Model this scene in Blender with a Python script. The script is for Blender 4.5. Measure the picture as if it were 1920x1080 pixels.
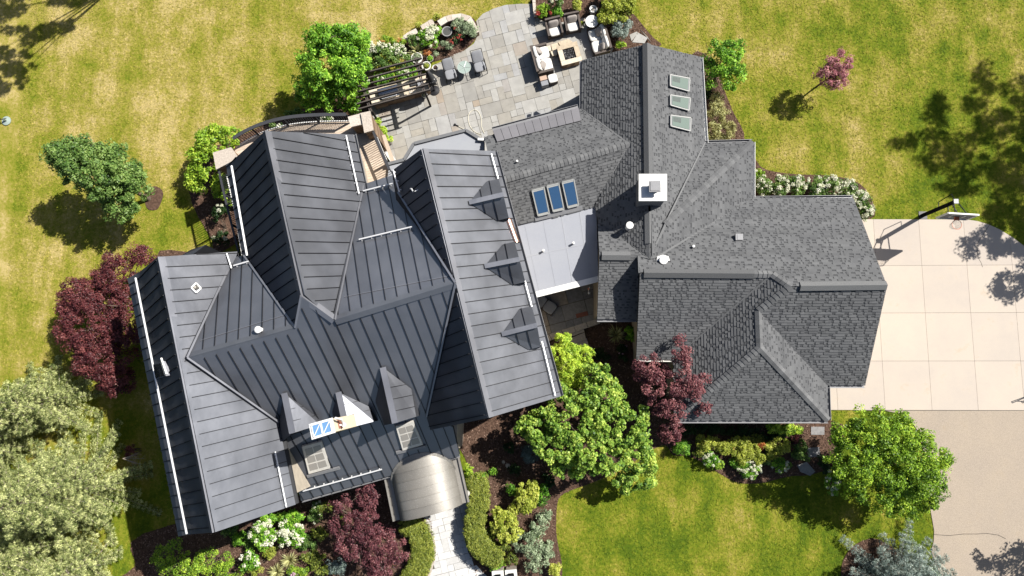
import bpy, bmesh, math, random
import numpy as np
from mathutils import Vector, Matrix, Quaternion
for _o in list(bpy.data.objects): bpy.data.objects.remove(_o, do_unlink=True)
SC = bpy.context.scene
COL = SC.collection
# ------------------------------------------------------------------ camera
CAM_H, FOC, NX, NY = 38.2, 1360.0, 1010.0, 710.0     # height (m), focal length and plumb point in photo pixels
_d = Vector((NX-960, -(NY-540), -FOC)).normalized()
_up = -_d
_ex = (Vector((1, 0, 0)) - _up*_up.x).normalized()
_ey = _up.cross(_ex)
RW = Matrix((_ex, _ey, _up))                          # camera axes -> world axes
cam_data = bpy.data.cameras.new('camera'); cam = bpy.data.objects.new('camera', cam_data); COL.objects.link(cam)
cam.matrix_world = Matrix.Translation((0, 0, CAM_H)) @ RW.to_4x4()
cam_data.sensor_width = 36.0; cam_data.lens = FOC/1920*36.0; cam_data.clip_end = 2000; cam_data.clip_start = 0.1
SC.camera = cam
# ------------------------------------------------------------------ sky, sun, exposure
SUN_EL, SUN_AZ = math.radians(47.5), math.radians(29.6)   # azimuth counter-clockwise from +x
world = bpy.data.worlds.new('World'); SC.world = world; world.use_nodes = True
_nt = world.node_tree; _bg = _nt.nodes['Background']
_sky = _nt.nodes.new('ShaderNodeTexSky'); _sky.sky_type = 'NISHITA'; _sky.sun_disc = False
_sky.sun_elevation = SUN_EL; _sky.sun_rotation = math.pi/2 - SUN_AZ; _sky.air_density = 1.0; _sky.dust_density = 1.5
_nt.links.new(_sky.outputs[0], _bg.inputs[0]); _bg.inputs[1].default_value = 0.05
sl = bpy.data.lights.new('sun', 'SUN'); sl.energy = 5.0; sl.angle = math.radians(0.53); sl.color = (1.0, 0.95, 0.87)
sun = bpy.data.objects.new('sun', sl); COL.objects.link(sun)
_sd = Vector((math.cos(SUN_EL)*math.cos(SUN_AZ), math.cos(SUN_EL)*math.sin(SUN_AZ), math.sin(SUN_EL)))
sun.rotation_euler = _sd.to_track_quat('Z', 'Y').to_euler(); sun.location = _sd*60
SC.view_settings.view_transform = 'Standard'; SC.view_settings.look = 'None'
SC.view_settings.exposure = 0.55; SC.view_settings.gamma = 1.0; SC.view_settings.use_curve_mapping = False
SC.render.engine = 'CYCLES'
try:
    SC.cycles.max_bounces = 5; SC.cycles.diffuse_bounces = 1; SC.cycles.glossy_bounces = 0; SC.cycles.transparent_max_bounces = 4
except Exception: pass

# ------------------------------------------------------------------ helpers
def at(px, py, z=0.0):
    w = RW @ Vector((px-960, -(py-540), -FOC))
    t = (CAM_H-z)/-w.z
    return Vector((w.x*t, w.y*t, z))
def tag(o, label=None, cat=None, group=None, kind=None):
    if label: o['label'] = label
    if cat: o['category'] = cat
    if group: o['group'] = group
    if kind: o['kind'] = kind
    return o
def thing(name, label, cat, loc=(0, 0, 0), rz=0.0, group=None):
    o = bpy.data.objects.new(name, None); COL.objects.link(o); o.location = loc; o.rotation_euler = (0, 0, rz)
    o.empty_display_size = 0.3
    return tag(o, label, cat, group)
def link(name, me, mat=None, parent=None):
    o = bpy.data.objects.new(name, me); COL.objects.link(o)
    if mat is not None:
        for m in (mat if isinstance(mat, (list, tuple)) else [mat]): me.materials.append(m)
    if parent is not None: o.parent = parent
    return o
class MB:
    """collects shapes for one mesh object"""
    def __init__(s): s.v = []; s.f = []; s.m = []; s.t = []
    def face(s, pts, mi=0, tone=0.5):
        b = len(s.v); s.v += [tuple(p) for p in pts]; s.f.append(tuple(range(b, b+len(pts)))); s.m.append(mi); s.t.append(tone); return s
    def hexa(s, a, mi=0, tone=0.5):      # a: 4 bottom then 4 top corners, both counter-clockwise from above
        b = len(s.v); s.v += [tuple(p) for p in a]
        for q in ((3, 2, 1, 0), (4, 5, 6, 7), (0, 1, 5, 4), (1, 2, 6, 5), (2, 3, 7, 6), (3, 0, 4, 7)):
            s.f.append(tuple(b+i for i in q)); s.m.append(mi); s.t.append(tone)
        return s
    def box(s, c, size, rz=0.0, mi=0, tone=0.5, rx=0.0, ry=0.0):
        M = Matrix.Translation(c) @ Matrix.Rotation(rz, 4, 'Z') @ Matrix.Rotation(ry, 4, 'Y') @ Matrix.Rotation(rx, 4, 'X')
        x, y, z = size[0]/2, size[1]/2, size[2]/2
        return s.hexa([M @ Vector(p) for p in ((-x, -y, -z), (x, -y, -z), (x, y, -z), (-x, y, -z), (-x, -y, z), (x, -y, z), (x, y, z), (-x, y, z))], mi, tone)
    def prism(s, poly, z0, z1, mi=0, tone=0.5, bevel=0.0):   # poly: xy or xyz points, counter-clockwise
        n = len(poly); P = [(p[0], p[1]) for p in poly]
        if sum(P[i][0]*P[(i+1) % n][1]-P[(i+1) % n][0]*P[i][1] for i in range(n)) < 0: P = P[::-1]
        s.face([(p[0], p[1], z1) for p in P], mi, tone)
        for i in range(n):
            a, b = P[i], P[(i+1) % n]
            s.face([(a[0], a[1], z0), (b[0], b[1], z0), (b[0], b[1], z1), (a[0], a[1], z1)], mi, tone)
        return s
    def beam(s, a, b, w, h, mi=0, tone=0.5, up=(0, 0, 1)):
        a, b = Vector(a), Vector(b); d = (b-a).normalized(); upv = Vector(up)
        sd = d.cross(upv)
        if sd.length < 1e-4: sd = d.cross(Vector((1, 0, 0)))
        sd.normalize(); u2 = sd.cross(d).normalized()
        sd = sd*w/2; u2 = u2*h/2
        return s.hexa([a-sd-u2, a+sd-u2, b+sd-u2, b-sd-u2, a-sd+u2, a+sd+u2, b+sd+u2, b-sd+u2], mi, tone)
    def tube(s, pts, r, n=8, mi=0, tone=0.5, closed=False):
        pts = [Vector(p) for p in pts]; rs = r if isinstance(r, (list, tuple)) else [r]*len(pts)
        b0 = len(s.v); L = len(pts)
        for i, p in enumerate(pts):
            if closed: d = pts[(i+1) % L]-pts[i-1]
            else: d = pts[min(i+1, L-1)]-pts[max(i-1, 0)]
            d = d.normalized(); a = d.orthogonal().normalized() if abs(d.z) > .9 else d.cross(Vector((0, 0, 1))).normalized()
            c = d.cross(a)
            for k in range(n):
                t = 2*math.pi*k/n; s.v.append(tuple(p+(a*math.cos(t)+c*math.sin(t))*rs[i]))
        for i in range(L if closed else L-1):
            j = (i+1) % L
            for k in range(n):
                s.f.append((b0+i*n+k, b0+i*n+(k+1) % n, b0+j*n+(k+1) % n, b0+j*n+k)); s.m.append(mi); s.t.append(tone)
        if not closed:
            s.f.append(tuple(b0+k for k in range(n))); s.f.append(tuple(b0+(L-1)*n+k for k in reversed(range(n))))
            s.m += [mi, mi]; s.t += [tone, tone]
        return s
    def lathe(s, c, prof, n=16, mi=0, tone=0.5, sx=1.0, sy=1.0):
        b0 = len(s.v); c = Vector(c)
        for r, z in prof:
            for k in range(n):
                t = 2*math.pi*k/n; s.v.append((c.x+r*sx*math.cos(t), c.y+r*sy*math.sin(t), c.z+z))
        for i in range(len(prof)-1):
            for k in range(n):
                s.f.append((b0+i*n+k, b0+i*n+(k+1) % n, b0+(i+1)*n+(k+1) % n, b0+(i+1)*n+k)); s.m.append(mi); s.t.append(tone)
        s.f.append(tuple(b0+(len(prof)-1)*n+k for k in range(n))); s.m.append(mi); s.t.append(tone)
        return s
    def build(s, name, mat, parent=None, smooth=False, tone=False, merge=False):
        me = bpy.data.meshes.new(name); me.from_pydata(s.v, [], s.f)
        if any(s.m): me.polygons.foreach_set('material_index', s.m)
        if tone:
            at_ = me.attributes.new('tone', 'FLOAT', 'FACE'); at_.data.foreach_set('value', s.t)
        if merge:
            bm = bmesh.new(); bm.from_mesh(me); bmesh.ops.remove_doubles(bm, verts=bm.verts, dist=0.0008); bmesh.ops.recalc_face_normals(bm, faces=bm.faces); bm.to_mesh(me); bm.free()
        if smooth: me.polygons.foreach_set('use_smooth', [True]*len(me.polygons))
        me.update()
        return link(name, me, mat, parent)
def smooth_by_angle(o, ang=40):
    me = o.data; me.polygons.foreach_set('use_smooth', [True]*len(me.polygons))
    try: me.set_sharp_from_angle(angle=math.radians(ang))
    except Exception: pass
def cushion(name, size, mat, parent, loc, rot=(0, 0, 0), puff=0.35, seed=0):
    """soft box: subdivided and rounded"""
    bm = bmesh.new(); bmesh.ops.create_cube(bm, size=1.0)
    bmesh.ops.subdivide_edges(bm, edges=bm.edges, cuts=5, use_grid_fill=True)
    rnd = random.Random(seed)
    for v in bm.verts:
        p = v.co*2; q = Vector([math.copysign(abs(c)**1.0, c) for c in p])
        e = max(0, (abs(q.x)**6+abs(q.y)**6)**(1/6))
        n = (abs(q.x)**5+abs(q.y)**5+abs(q.z)**5)**(1/5)
        q = q/max(n, 1e-6)*max(abs(q.x), abs(q.y), abs(q.z)) if n > 0 else q
        q.z *= 1.0-puff*max(0, e-.45)**2
        v.co = Vector((q.x*size[0]/2, q.y*size[1]/2, q.z*size[2]/2+rnd.uniform(-.004, .004)))
    me = bpy.data.meshes.new(name); bm.to_mesh(me); bm.free()
    me.polygons.foreach_set('use_smooth', [True]*len(me.polygons))
    o = link(name, me, mat, parent); o.location = loc; o.rotation_euler = rot
    return o
def clip(poly, a, b, c):                 # keep a*x+b*y <= c
    out = []; n = len(poly)
    for i in range(n):
        p, q = poly[i], poly[(i+1) % n]; dp = a*p[0]+b*p[1]-c; dq = a*q[0]+b*q[1]-c
        if dp <= 0: out.append(p)
        if (dp < 0) != (dq < 0) and abs(dp-dq) > 1e-12:
            t = dp/(dp-dq); out.append((p[0]+(q[0]-p[0])*t, p[1]+(q[1]-p[1])*t))
    r = []
    for p in out:
        if not r or abs(p[0]-r[-1][0])+abs(p[1]-r[-1][1]) > 1e-5: r.append(p)
    if len(r) > 1 and abs(r[0][0]-r[-1][0])+abs(r[0][1]-r[-1][1]) < 1e-5: r.pop()
    return r
def clip_convex(poly, conv):             # conv counter-clockwise
    n = len(conv)
    for i in range(n):
        p, q = conv[i], conv[(i+1) % n]; dx, dy = q[0]-p[0], q[1]-p[1]
        poly = clip(poly, dy, -dx, dy*p[0]-dx*p[1])
        if len(poly) < 3: return []
    return poly
def area(P): return 0.5*sum(P[i][0]*P[(i+1) % len(P)][1]-P[(i+1) % len(P)][0]*P[i][1] for i in range(len(P)))
def spans(poly, axis, val):              # intervals of the polygon on the line coord[axis]==val
    xs = []; n = len(poly); o = 1-axis
    for i in range(n):
        p, q = poly[i], poly[(i+1) % n]
        if (p[axis] <= val) != (q[axis] <= val):
            t = (val-p[axis])/(q[axis]-p[axis]); xs.append(p[o]+(q[o]-p[o])*t)
    xs.sort(); return [(xs[i], xs[i+1]) for i in range(0, len(xs)-1, 2)]
def inside(poly, x, y):
    r = False; n = len(poly)
    for i in range(n):
        p, q = poly[i], poly[(i+1) % n]
        if (p[1] > y) != (q[1] > y) and x < (q[0]-p[0])*(y-p[1])/(q[1]-p[1])+p[0]: r = not r
    return r
def smooth_poly(P, k=6, closed=True):    # Catmull-Rom through the points
    out = []; n = len(P)
    for i in range(n if closed else n-1):
        p0, p1, p2, p3 = (P[(i-1) % n], P[i], P[(i+1) % n], P[(i+2) % n]) if closed else (P[max(i-1, 0)], P[i], P[i+1], P[min(i+2, n-1)])
        for j in range(k):
            t = j/k
            out.append(tuple(0.5*((2*p1[c])+(-p0[c]+p2[c])*t+(2*p0[c]-5*p1[c]+4*p2[c]-p3[c])*t*t+(-p0[c]+3*p1[c]-3*p2[c]+p3[c])*t**3) for c in range(len(p1))))
    if not closed: out.append(tuple(P[-1]))
    return out

# ------------------------------------------------------------------ materials
def _new(name):
    m = bpy.data.materials.new(name); m.use_nodes = True; nt = m.node_tree; b = nt.nodes['Principled BSDF']
    return m, nt, b
def _noise(nt, scale, detail=4, rough=.6, coord='Object', vec=None, stretch=None):
    tc = nt.nodes.new('ShaderNodeTexCoord'); n = nt.nodes.new('ShaderNodeTexNoise')
    n.inputs['Scale'].default_value = scale; n.inputs['Detail'].default_value = detail; n.inputs['Roughness'].default_value = rough
    src = tc.outputs[coord]
    if stretch:
        mp = nt.nodes.new('ShaderNodeMapping'); mp.inputs['Scale'].default_value = stretch[:3]
        if len(stretch) > 3: mp.inputs['Rotation'].default_value = (0, 0, stretch[3])
        nt.links.new(src, mp.inputs[0]); src = mp.outputs[0]
    nt.links.new(src, n.inputs['Vector']); return n
def _ramp(nt, fac, stops):
    r = nt.nodes.new('ShaderNodeValToRGB'); e = r.color_ramp.elements
    while len(e) > 1: e.remove(e[-1])
    for i, (p, c) in enumerate(stops):
        el = e[0] if i == 0 else e.new(p)
        el.position = p; el.color = (*c, 1) if len(c) == 3 else c
    nt.links.new(fac, r.inputs[0]); return r
def _mix(nt, fac, a, b, mode='MIX'):
    m = nt.nodes.new('ShaderNodeMix'); m.data_type = 'RGBA'; m.blend_type = mode; m.clamp_result = False
    for s, v in ((0, fac), (6, a), (7, b)):
        if hasattr(v, 'is_linked') or hasattr(v, 'links'): nt.links.new(v, m.inputs[s])
        else: m.inputs[s].default_value = v if s == 0 else (*v, 1)
    return m.outputs[2]
def _bump(nt, b, h, strength, dist=0.02):
    bp = nt.nodes.new('ShaderNodeBump'); bp.inputs['Strength'].default_value = strength; bp.inputs['Distance'].default_value = dist
    nt.links.new(h, bp.inputs['Height']); nt.links.new(bp.outputs[0], b.inputs['Normal']); return bp
def mat_plain(name, col, rough=.6, metal=0.0, var=.15, scale=6, bump=.0, spec=.5, objvar=0.0):
    m, nt, b = _new(name)
    n = _noise(nt, scale)
    c = _ramp(nt, n.outputs[0], [(.25, tuple(x*(1-var) for x in col)), (.75, tuple(min(1, x*(1+var)) for x in col))]).outputs[0]
    if objvar:
        oi = nt.nodes.new('ShaderNodeObjectInfo'); r2 = _ramp(nt, oi.outputs['Random'], [(0, (1-objvar,)*3), (1, (1+objvar,)*3)])
        c = _mix(nt, 1.0, c, r2.outputs[0], 'MULTIPLY')
    nt.links.new(c, b.inputs['Base Color'])
    b.inputs['Roughness'].default_value = rough; b.inputs['Metallic'].default_value = metal
    b.inputs['Specular IOR Level'].default_value = spec
    if bump: _bump(nt, b, n.outputs[0], bump)
    return m
def mat_tones(name, stops, rough=.9, scale=30, var=.25, bump=.3, spec=.25, blotch=None, objrand=False):
    """colour from the 'tone' face attribute (or the object's random number), with grain"""
    m, nt, b = _new(name)
    if objrand: src = nt.nodes.new('ShaderNodeObjectInfo').outputs['Random']
    else:
        a = nt.nodes.new('ShaderNodeAttribute'); a.attribute_name = 'tone'; src = a.outputs['Fac']
    c = _ramp(nt, src, stops).outputs[0]
    n = _noise(nt, scale, 5, .7, 'Generated' if False else 'Object')
    g = _ramp(nt, n.outputs[0], [(.3, (1-var,)*3), (.7, (1+var,)*3)]).outputs[0]
    c = _mix(nt, 1.0, c, g, 'MULTIPLY')
    if blotch:
        n2 = _noise(nt, blotch[0], 5, .65); g2 = _ramp(nt, n2.outputs[0], [(.42, (1, 1, 1)), (.62, blotch[1])]).outputs[0]
        c = _mix(nt, 1.0, c, g2, 'MULTIPLY')
    nt.links.new(c, b.inputs['Base Color']); b.inputs['Roughness'].default_value = rough; b.inputs['Specular IOR Level'].default_value = spec
    if bump: _bump(nt, b, n.outputs[0], bump, .01)
    return m
def mat_metal(name, col, rough=.4, metal=.85, wav=.25, speck=.0, coat=.6, spec=.5):
    m, nt, b = _new(name)
    n1 = _noise(nt, 1.1, 3, .5); n2 = _noise(nt, .8, 3, .5)
    lo = tuple(x*.93 for x in col); hi = tuple(x*1.07 for x in col)
    c = _ramp(nt, n2.outputs[0], [(.3, lo), (.7, hi)]).outputs[0]
    oi = nt.nodes.new('ShaderNodeObjectInfo'); r2 = _ramp(nt, oi.outputs['Random'], [(0, (.94,)*3), (1, (1.06,)*3)])
    c = _mix(nt, 1.0, c, r2.outputs[0], 'MULTIPLY')
    if speck:
        n3 = _noise(nt, 22, 4, .75); c = _mix(nt, _ramp(nt, n3.outputs[0], [(.55, (0, 0, 0)), (.72, (speck,)*3)]).outputs[0], c, (.8, .8, .74))
    nt.links.new(c, b.inputs['Base Color'])
    rr = _ramp(nt, n2.outputs[0], [(.3, (rough-.06,)*3), (.7, (rough+.07,)*3)]); nt.links.new(rr.outputs[0], b.inputs['Roughness'])
    b.inputs['Metallic'].default_value = metal
    b.inputs['Specular IOR Level'].default_value = spec; b.inputs['Coat Weight'].default_value = coat; b.inputs['Coat Roughness'].default_value = .10
    _bump(nt, b, n1.outputs[0], wav, .05)
    return m
def mat_leaf(name, dark, mid, light, trans=.34, rough=.5, spec=.4, k=1.5):
    if 'petal' not in name: dark, mid, light = [tuple(min(.85, x*f) for x in c) for c, f in ((dark, k*.9), (mid, k), (light, k*1.05))]
    m = bpy.data.materials.new(name); m.use_nodes = True; nt = m.node_tree; b = nt.nodes['Principled BSDF']; out = nt.nodes['Material Output']
    a = nt.nodes.new('ShaderNodeAttribute'); a.attribute_name = 'tone'
    c = _ramp(nt, a.outputs['Fac'], [(0.0, dark), (.5, mid), (1.0, light)]).outputs[0]
    nt.links.new(c, b.inputs['Base Color']); b.inputs['Roughness'].default_value = rough; b.inputs['Specular IOR Level'].default_value = spec
    tr = nt.nodes.new('ShaderNodeBsdfTranslucent'); c2 = _mix(nt, 1.0, c, (1.25, 1.15, .55), 'MULTIPLY'); nt.links.new(c2, tr.inputs[0])
    mx = nt.nodes.new('ShaderNodeMixShader'); mx.inputs[0].default_value = trans
    nt.links.new(b.outputs[0], mx.inputs[1]); nt.links.new(tr.outputs[0], mx.inputs[2]); nt.links.new(mx.outputs[0], out.inputs[0])
    return m
def _lawn_colour(nt):
    """dry straw and green patches in world metres"""
    geo = nt.nodes.new('ShaderNodeNewGeometry')
    def nz(scale, det=4, rough=.6, st=None):
        n = nt.nodes.new('ShaderNodeTexNoise'); n.inputs['Scale'].default_value = scale; n.inputs['Detail'].default_value = det; n.inputs['Roughness'].default_value = rough
        mp = nt.nodes.new('ShaderNodeMapping'); nt.links.new(geo.outputs['Position'], mp.inputs[0])
        if st: mp.inputs['Scale'].default_value = st[:3]; mp.inputs['Rotation'].default_value = (0, 0, st[3])
        nt.links.new(mp.outputs[0], n.inputs['Vector']); return n.outputs[0]
    sep = nt.nodes.new('ShaderNodeSeparateXYZ'); nt.links.new(geo.outputs['Position'], sep.inputs[0])
    def math_(op, a, b=None, cl=False):
        n = nt.nodes.new('ShaderNodeMath'); n.operation = op; n.use_clamp = cl
        for i, v in enumerate((a, b)):
            if v is None: continue
            if hasattr(v, 'links'): nt.links.new(v, n.inputs[i])
            else: n.inputs[i].default_value = v
        return n.outputs[0]
    big = nz(.13, 3, .5); mid = nz(.55, 5, .62); fine = nz(6.0, 5, .8); streak = nz(1.1, 4, .6, (1, .22, 1, math.radians(-32)))
    # dryness grows towards the far west lawn, falls towards the south lawn
    gx = math_('MULTIPLY', sep.outputs[0], -0.006); gy = math_('MULTIPLY', sep.outputs[1], .011)
    d = math_('ADD', gx, gy); d = math_('ADD', d, math_('MULTIPLY', math_('SUBTRACT', big, .5), 1.15))
    d = math_('ADD', d, math_('MULTIPLY', math_('SUBTRACT', mid, .5), 1.5)); d = math_('ADD', d, math_('MULTIPLY', math_('SUBTRACT', streak, .5), 1.0))
    d = math_('ADD', d, math_('MULTIPLY', math_('SUBTRACT', fine, .5), 1.5)); d = math_('ADD', d, .40, True)
    c = _ramp(nt, d, [(0.0, (.072, .120, .008)), (.30, (.145, .185, .013)), (.55, (.235, .232, .030)), (.80, (.335, .282, .072)), (1.0, (.46, .37, .15))]).outputs[0]
    return c, fine, d
def mat_lawn():
    m, nt, b = _new('lawn_grass'); c, fine, d = _lawn_colour(nt)
    nt.links.new(c, b.inputs['Base Color']); b.inputs['Roughness'].default_value = .95; b.inputs['Specular IOR Level'].default_value = .1
    _bump(nt, b, fine, .8, .05); return m
def mat_blade():
    m, nt, b = _new('grass_blade'); c, fine, d = _lawn_colour(nt)
    a = nt.nodes.new('ShaderNodeAttribute'); a.attribute_name = 'tone'
    g = _ramp(nt, a.outputs['Fac'], [(0, (.75, .80, .7)), (.5, (1.05, 1.05, 1.05)), (1, (1.4, 1.35, 1.3))]).outputs[0]
    c = _mix(nt, 1.0, c, g, 'MULTIPLY'); nt.links.new(c, b.inputs['Base Color']); b.inputs['Roughness'].default_value = .8; b.inputs['Specular IOR Level'].default_value = .15
    return m
def mat_concrete(name, col, stain=(.80, .70, .52), grain=35, var=.05):
    m, nt, b = _new(name); geo = nt.nodes.new('ShaderNodeNewGeometry')
    def nz(sc, det=4, ro=.6):
        n = nt.nodes.new('ShaderNodeTexNoise'); n.inputs['Scale'].default_value = sc; n.inputs['Detail'].default_value = det; n.inputs['Roughness'].default_value = ro
        nt.links.new(geo.outputs['Position'], n.inputs['Vector']); return n.outputs[0]
    g = nz(grain, 4, .7); big = nz(.55, 5, .7); st = nz(1.1, 6, .75)
    c = _ramp(nt, g, [(.3, tuple(x*(1-var) for x in col)), (.7, tuple(x*(1+var) for x in col))]).outputs[0]
    c = _mix(nt, 1.0, c, _ramp(nt, big, [(.3, (.93, .93, .94)), (.7, (1.04, 1.03, 1.0))]).outputs[0], 'MULTIPLY')
    c = _mix(nt, _ramp(nt, st, [(.58, (0, 0, 0)), (.8, (.6, .6, .6))]).outputs[0], c, tuple(col[i]*stain[i] for i in range(3)))
    oi = nt.nodes.new('ShaderNodeObjectInfo'); c = _mix(nt, 1.0, c, _ramp(nt, oi.outputs['Random'], [(0, (.95, .95, .96)), (1, (1.04, 1.03, 1.01))]).outputs[0], 'MULTIPLY')
    nt.links.new(c, b.inputs['Base Color']); b.inputs['Roughness'].default_value = .9; b.inputs['Specular IOR Level'].default_value = .2
    _bump(nt, b, g, .25, .006); return m
def mat_glass(name, col, rough=.06, spec=.9):
    m, nt, b = _new(name); b.inputs['Base Color'].default_value = (*col, 1); b.inputs['Roughness'].default_value = rough; b.inputs['Specular IOR Level'].default_value = spec
    b.inputs['Coat Weight'].default_value = .6; b.inputs['Coat Roughness'].default_value = .03
    return m
M = {}
M['lawn'] = mat_lawn(); M['blade'] = mat_blade()
M['metal'] = mat_metal('standing_seam_metal', (.225, .237, .272), .43, .66, .40, coat=.6, spec=1.0)
M['seam'] = mat_metal('seam_shadow_metal', (.022, .023, .028), .5, .1, .05)  # near-black ribs: the seams' shadow lines are put into the colour
M['metal_trim'] = mat_metal('ridge_trim_metal', (.29, .30, .34), .42, .6, .12, spec=1.0)
M['pan'] = mat_metal('pan_metal', (.21, .205, .22), .55, .1, .1)
M['zinc'] = mat_metal('weathered_zinc', (.27, .255, .23), .5, .3, .2, .30, spec=.8)
M['bar'] = mat_plain('snow_bar_aluminium', (.85, .86, .88), .35, .3, .05)
M['copper'] = mat_metal('bright_copper', (.95, .62, .50), .28, .9, .05)
M['deck_under'] = mat_plain('roof_underlay', (.035, .036, .04), .9)
M['shingle_tab'] = mat_tones('asphalt_shingle', [(0, (.045, .047, .052)), (.3, (.085, .088, .093)), (.6, (.135, .139, .145)), (1, (.185, .19, .197))], .92, 60, .16, .4, .2, (1.2, (.92, .92, .93)))
M['shingle_cap'] = mat_tones('cap_shingle', [(0, (.115, .118, .124)), (.5, (.14, .144, .15)), (1, (.18, .184, .19))], .92, 45, .3, .4, .2, objrand=True)
M['gutter'] = mat_plain('gutter_grey', (.24, .245, .26), .5, .2, .1)
M['gutter_white'] = mat_plain('gutter_white', (.78, .78, .77), .45, 0, .05)
M['fascia'] = mat_plain('fascia_white', (.70, .69, .66), .6, 0, .06)
M['wall'] = mat_plain('wall_stucco', (.42, .37, .30), .9, 0, .15, 3, .3)
M['wall_stone'] = mat_tones('wall_stone', [(0, (.20, .17, .14)), (.5, (.34, .29, .23)), (1, (.46, .41, .34))], .9, 12, .3, .5)
M['membrane'] = mat_concrete('roof_membrane', (.335, .355, .405), (.9, .9, .92), 20, .03)
M['membrane_bay'] = mat_concrete('bay_membrane', (.34, .36, .40), (.88, .88, .9), 20, .03)
M['membrane_edge'] = mat_plain('membrane_edge', (.16, .165, .175), .6, .1, .1)
M['concrete'] = mat_concrete('driveway_concrete', (.525, .468, .412), (.80, .68, .5), 35, .05)
M['aggregate'] = mat_concrete('exposed_aggregate', (.40, .34, .275), (.9, .85, .75), 26, .22)
M['joint'] = mat_plain('joint_dirt', (.12, .105, .085), .95)
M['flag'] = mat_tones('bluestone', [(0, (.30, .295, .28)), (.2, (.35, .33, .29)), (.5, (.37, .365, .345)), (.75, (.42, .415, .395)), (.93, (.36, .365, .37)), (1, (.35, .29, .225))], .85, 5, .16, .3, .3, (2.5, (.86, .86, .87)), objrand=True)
M['flag_shade'] = mat_tones('shaded_flag', [(0, (.22, .22, .23)), (.5, (.30, .29, .28)), (1, (.36, .30, .24))], .85, 6, .2, .3, .3, objrand=True)  # flagstone copy darkened in its colour where the stones lie in shade
M['paver'] = mat_tones('pale_paver', [(0, (.50, .50, .495)), (.5, (.58, .58, .575)), (1, (.64, .64, .635))], .85, 8, .1, .2, .3, objrand=True)
M['coping'] = mat_tones('coping_stone', [(0, (.42, .37, .32)), (.5, (.52, .46, .40)), (1, (.60, .55, .49))], .9, 14, .25, .5, .2, objrand=True)
M['buff'] = mat_tones('buff_limestone', [(0, (.46, .38, .28)), (.5, (.60, .52, .40)), (1, (.68, .61, .50))], .9, 8, .2, .4, .2, objrand=True)
M['brown_stone'] = mat_tones('brown_stone', [(0, (.16, .11, .075)), (.5, (.26, .18, .12)), (1, (.36, .26, .18))], .9, 8, .25, .5, .2, objrand=True)
M['mulch'] = mat_tones('bark_mulch', [(0, (.10, .062, .045)), (1, (.10, .062, .045))], .95, 9, .55, .9, .1)
M['chip'] = mat_tones('bark_chip', [(0, (.06, .035, .025)), (.6, (.17, .105, .078)), (1, (.32, .22, .17))], .95, 20, .2, 0, .1)
M['bark'] = mat_plain('tree_bark', (.13, .10, .075), .95, 0, .35, 9, .6)
M['twig'] = mat_plain('dead_twig', (.34, .29, .24), .9, 0, .2)
M['black'] = mat_plain('black_metal', (.025, .025, .028), .45, .3, .1)
M['rail'] = mat_plain('rail_charcoal', (.055, .057, .065), .5, .2, .1)
M['wood_dark'] = mat_plain('dark_wood', (.085, .072, .065), .6, 0, .2, 8, .2)
M['deck'] = mat_tones('deck_board', [(0, (.52, .42, .33)), (1, (.64, .53, .43))], .8, 10, .12, .2, .2)
M['frame_grey'] = mat_plain('skylight_frame', (.42, .43, .42), .5, .2, .06)
M['white'] = mat_plain('white_paint', (.80, .80, .79), .5, 0, .03)
M['offwhite'] = mat_plain('offwhite_fabric', (.76, .75, .72), .9, 0, .05, 14, .2)
M['grey_cushion'] = mat_plain('grey_fabric', (.27, .275, .29), .9, 0, .08, 20, .2)
M['pale_cushion'] = mat_plain('pale_grey_fabric', (.27, .28, .305), .9, 0, .08, 20, .2)
M['taupe'] = mat_plain('taupe_fabric', (.33, .30, .28), .9, 0, .1, 20, .2)
M['wicker'] = mat_plain('brown_wicker', (.105, .085, .075), .75, 0, .4, 60, .8)
M['charcoal'] = mat_plain('charcoal_canvas', (.045, .047, .052), .85, 0, .15, 10, .2)
M['steel'] = mat_metal('stainless_steel', (.62, .65, .70), .22, .95, .08)
M['terracotta'] = mat_plain('terracotta', (.50, .36, .28), .85, 0, .1)
M['soil'] = mat_plain('potting_soil', (.06, .035, .025), .95, 0, .4, 20)
M['greyglaze'] = mat_plain('grey_bowl', (.33, .33, .33), .5, .1, .1)
M['water'] = mat_glass('dark_water', (.10, .10, .09), .08)
M['gravel'] = mat_tones('lava_gravel', [(0, (.015, .015, .016)), (.8, (.05, .05, .052)), (1, (.45, .45, .46))], .5, 30, .3, .3, .5)
M['rim'] = mat_plain('orange_rim', (.62, .16, .07), .45)
M['net'] = mat_plain('white_net', (.72, .70, .66), .8)
M['acrylic'] = mat_glass('backboard_acrylic', (.42, .42, .43), .15)
M['brick_red'] = mat_plain('red_brick_box', (.30, .12, .08), .8)
M['cream'] = mat_plain('cream_stucco', (.74, .62, .47), .9, 0, .06, 5, .1)
M['sky_glazing'] = mat_plain('sky_reflection_glazing', (.16, .33, .60), .3, .1, .15, 4)  # mirrored sky painted in as the glazing's blue
M['sky_blue'] = mat_glass('skylight_sky_reflection', (.035, .09, .19), .12)  # deep blue stands in for the sky reflected by these panes
M['sky_green'] = mat_glass('skylight_green', (.15, .20, .18), .15)
M['pane_patch'] = mat_plain('skylight_patch', (.10, .12, .115), .8)  # dark quad laid over one corner of each green pane
M['window_pane'] = mat_glass('window_pane', (.33, .31, .285), .3)
M['muntin'] = mat_plain('window_muntin', (.62, .60, .56), .6)
M['hose'] = mat_plain('pale_hose', (.72, .68, .55), .5)
M['glass_table'] = mat_glass('green_glass', (.36, .44, .40), .12)
M['aluminium'] = mat_plain('pale_aluminium', (.55, .60, .57), .4, .3)
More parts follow.
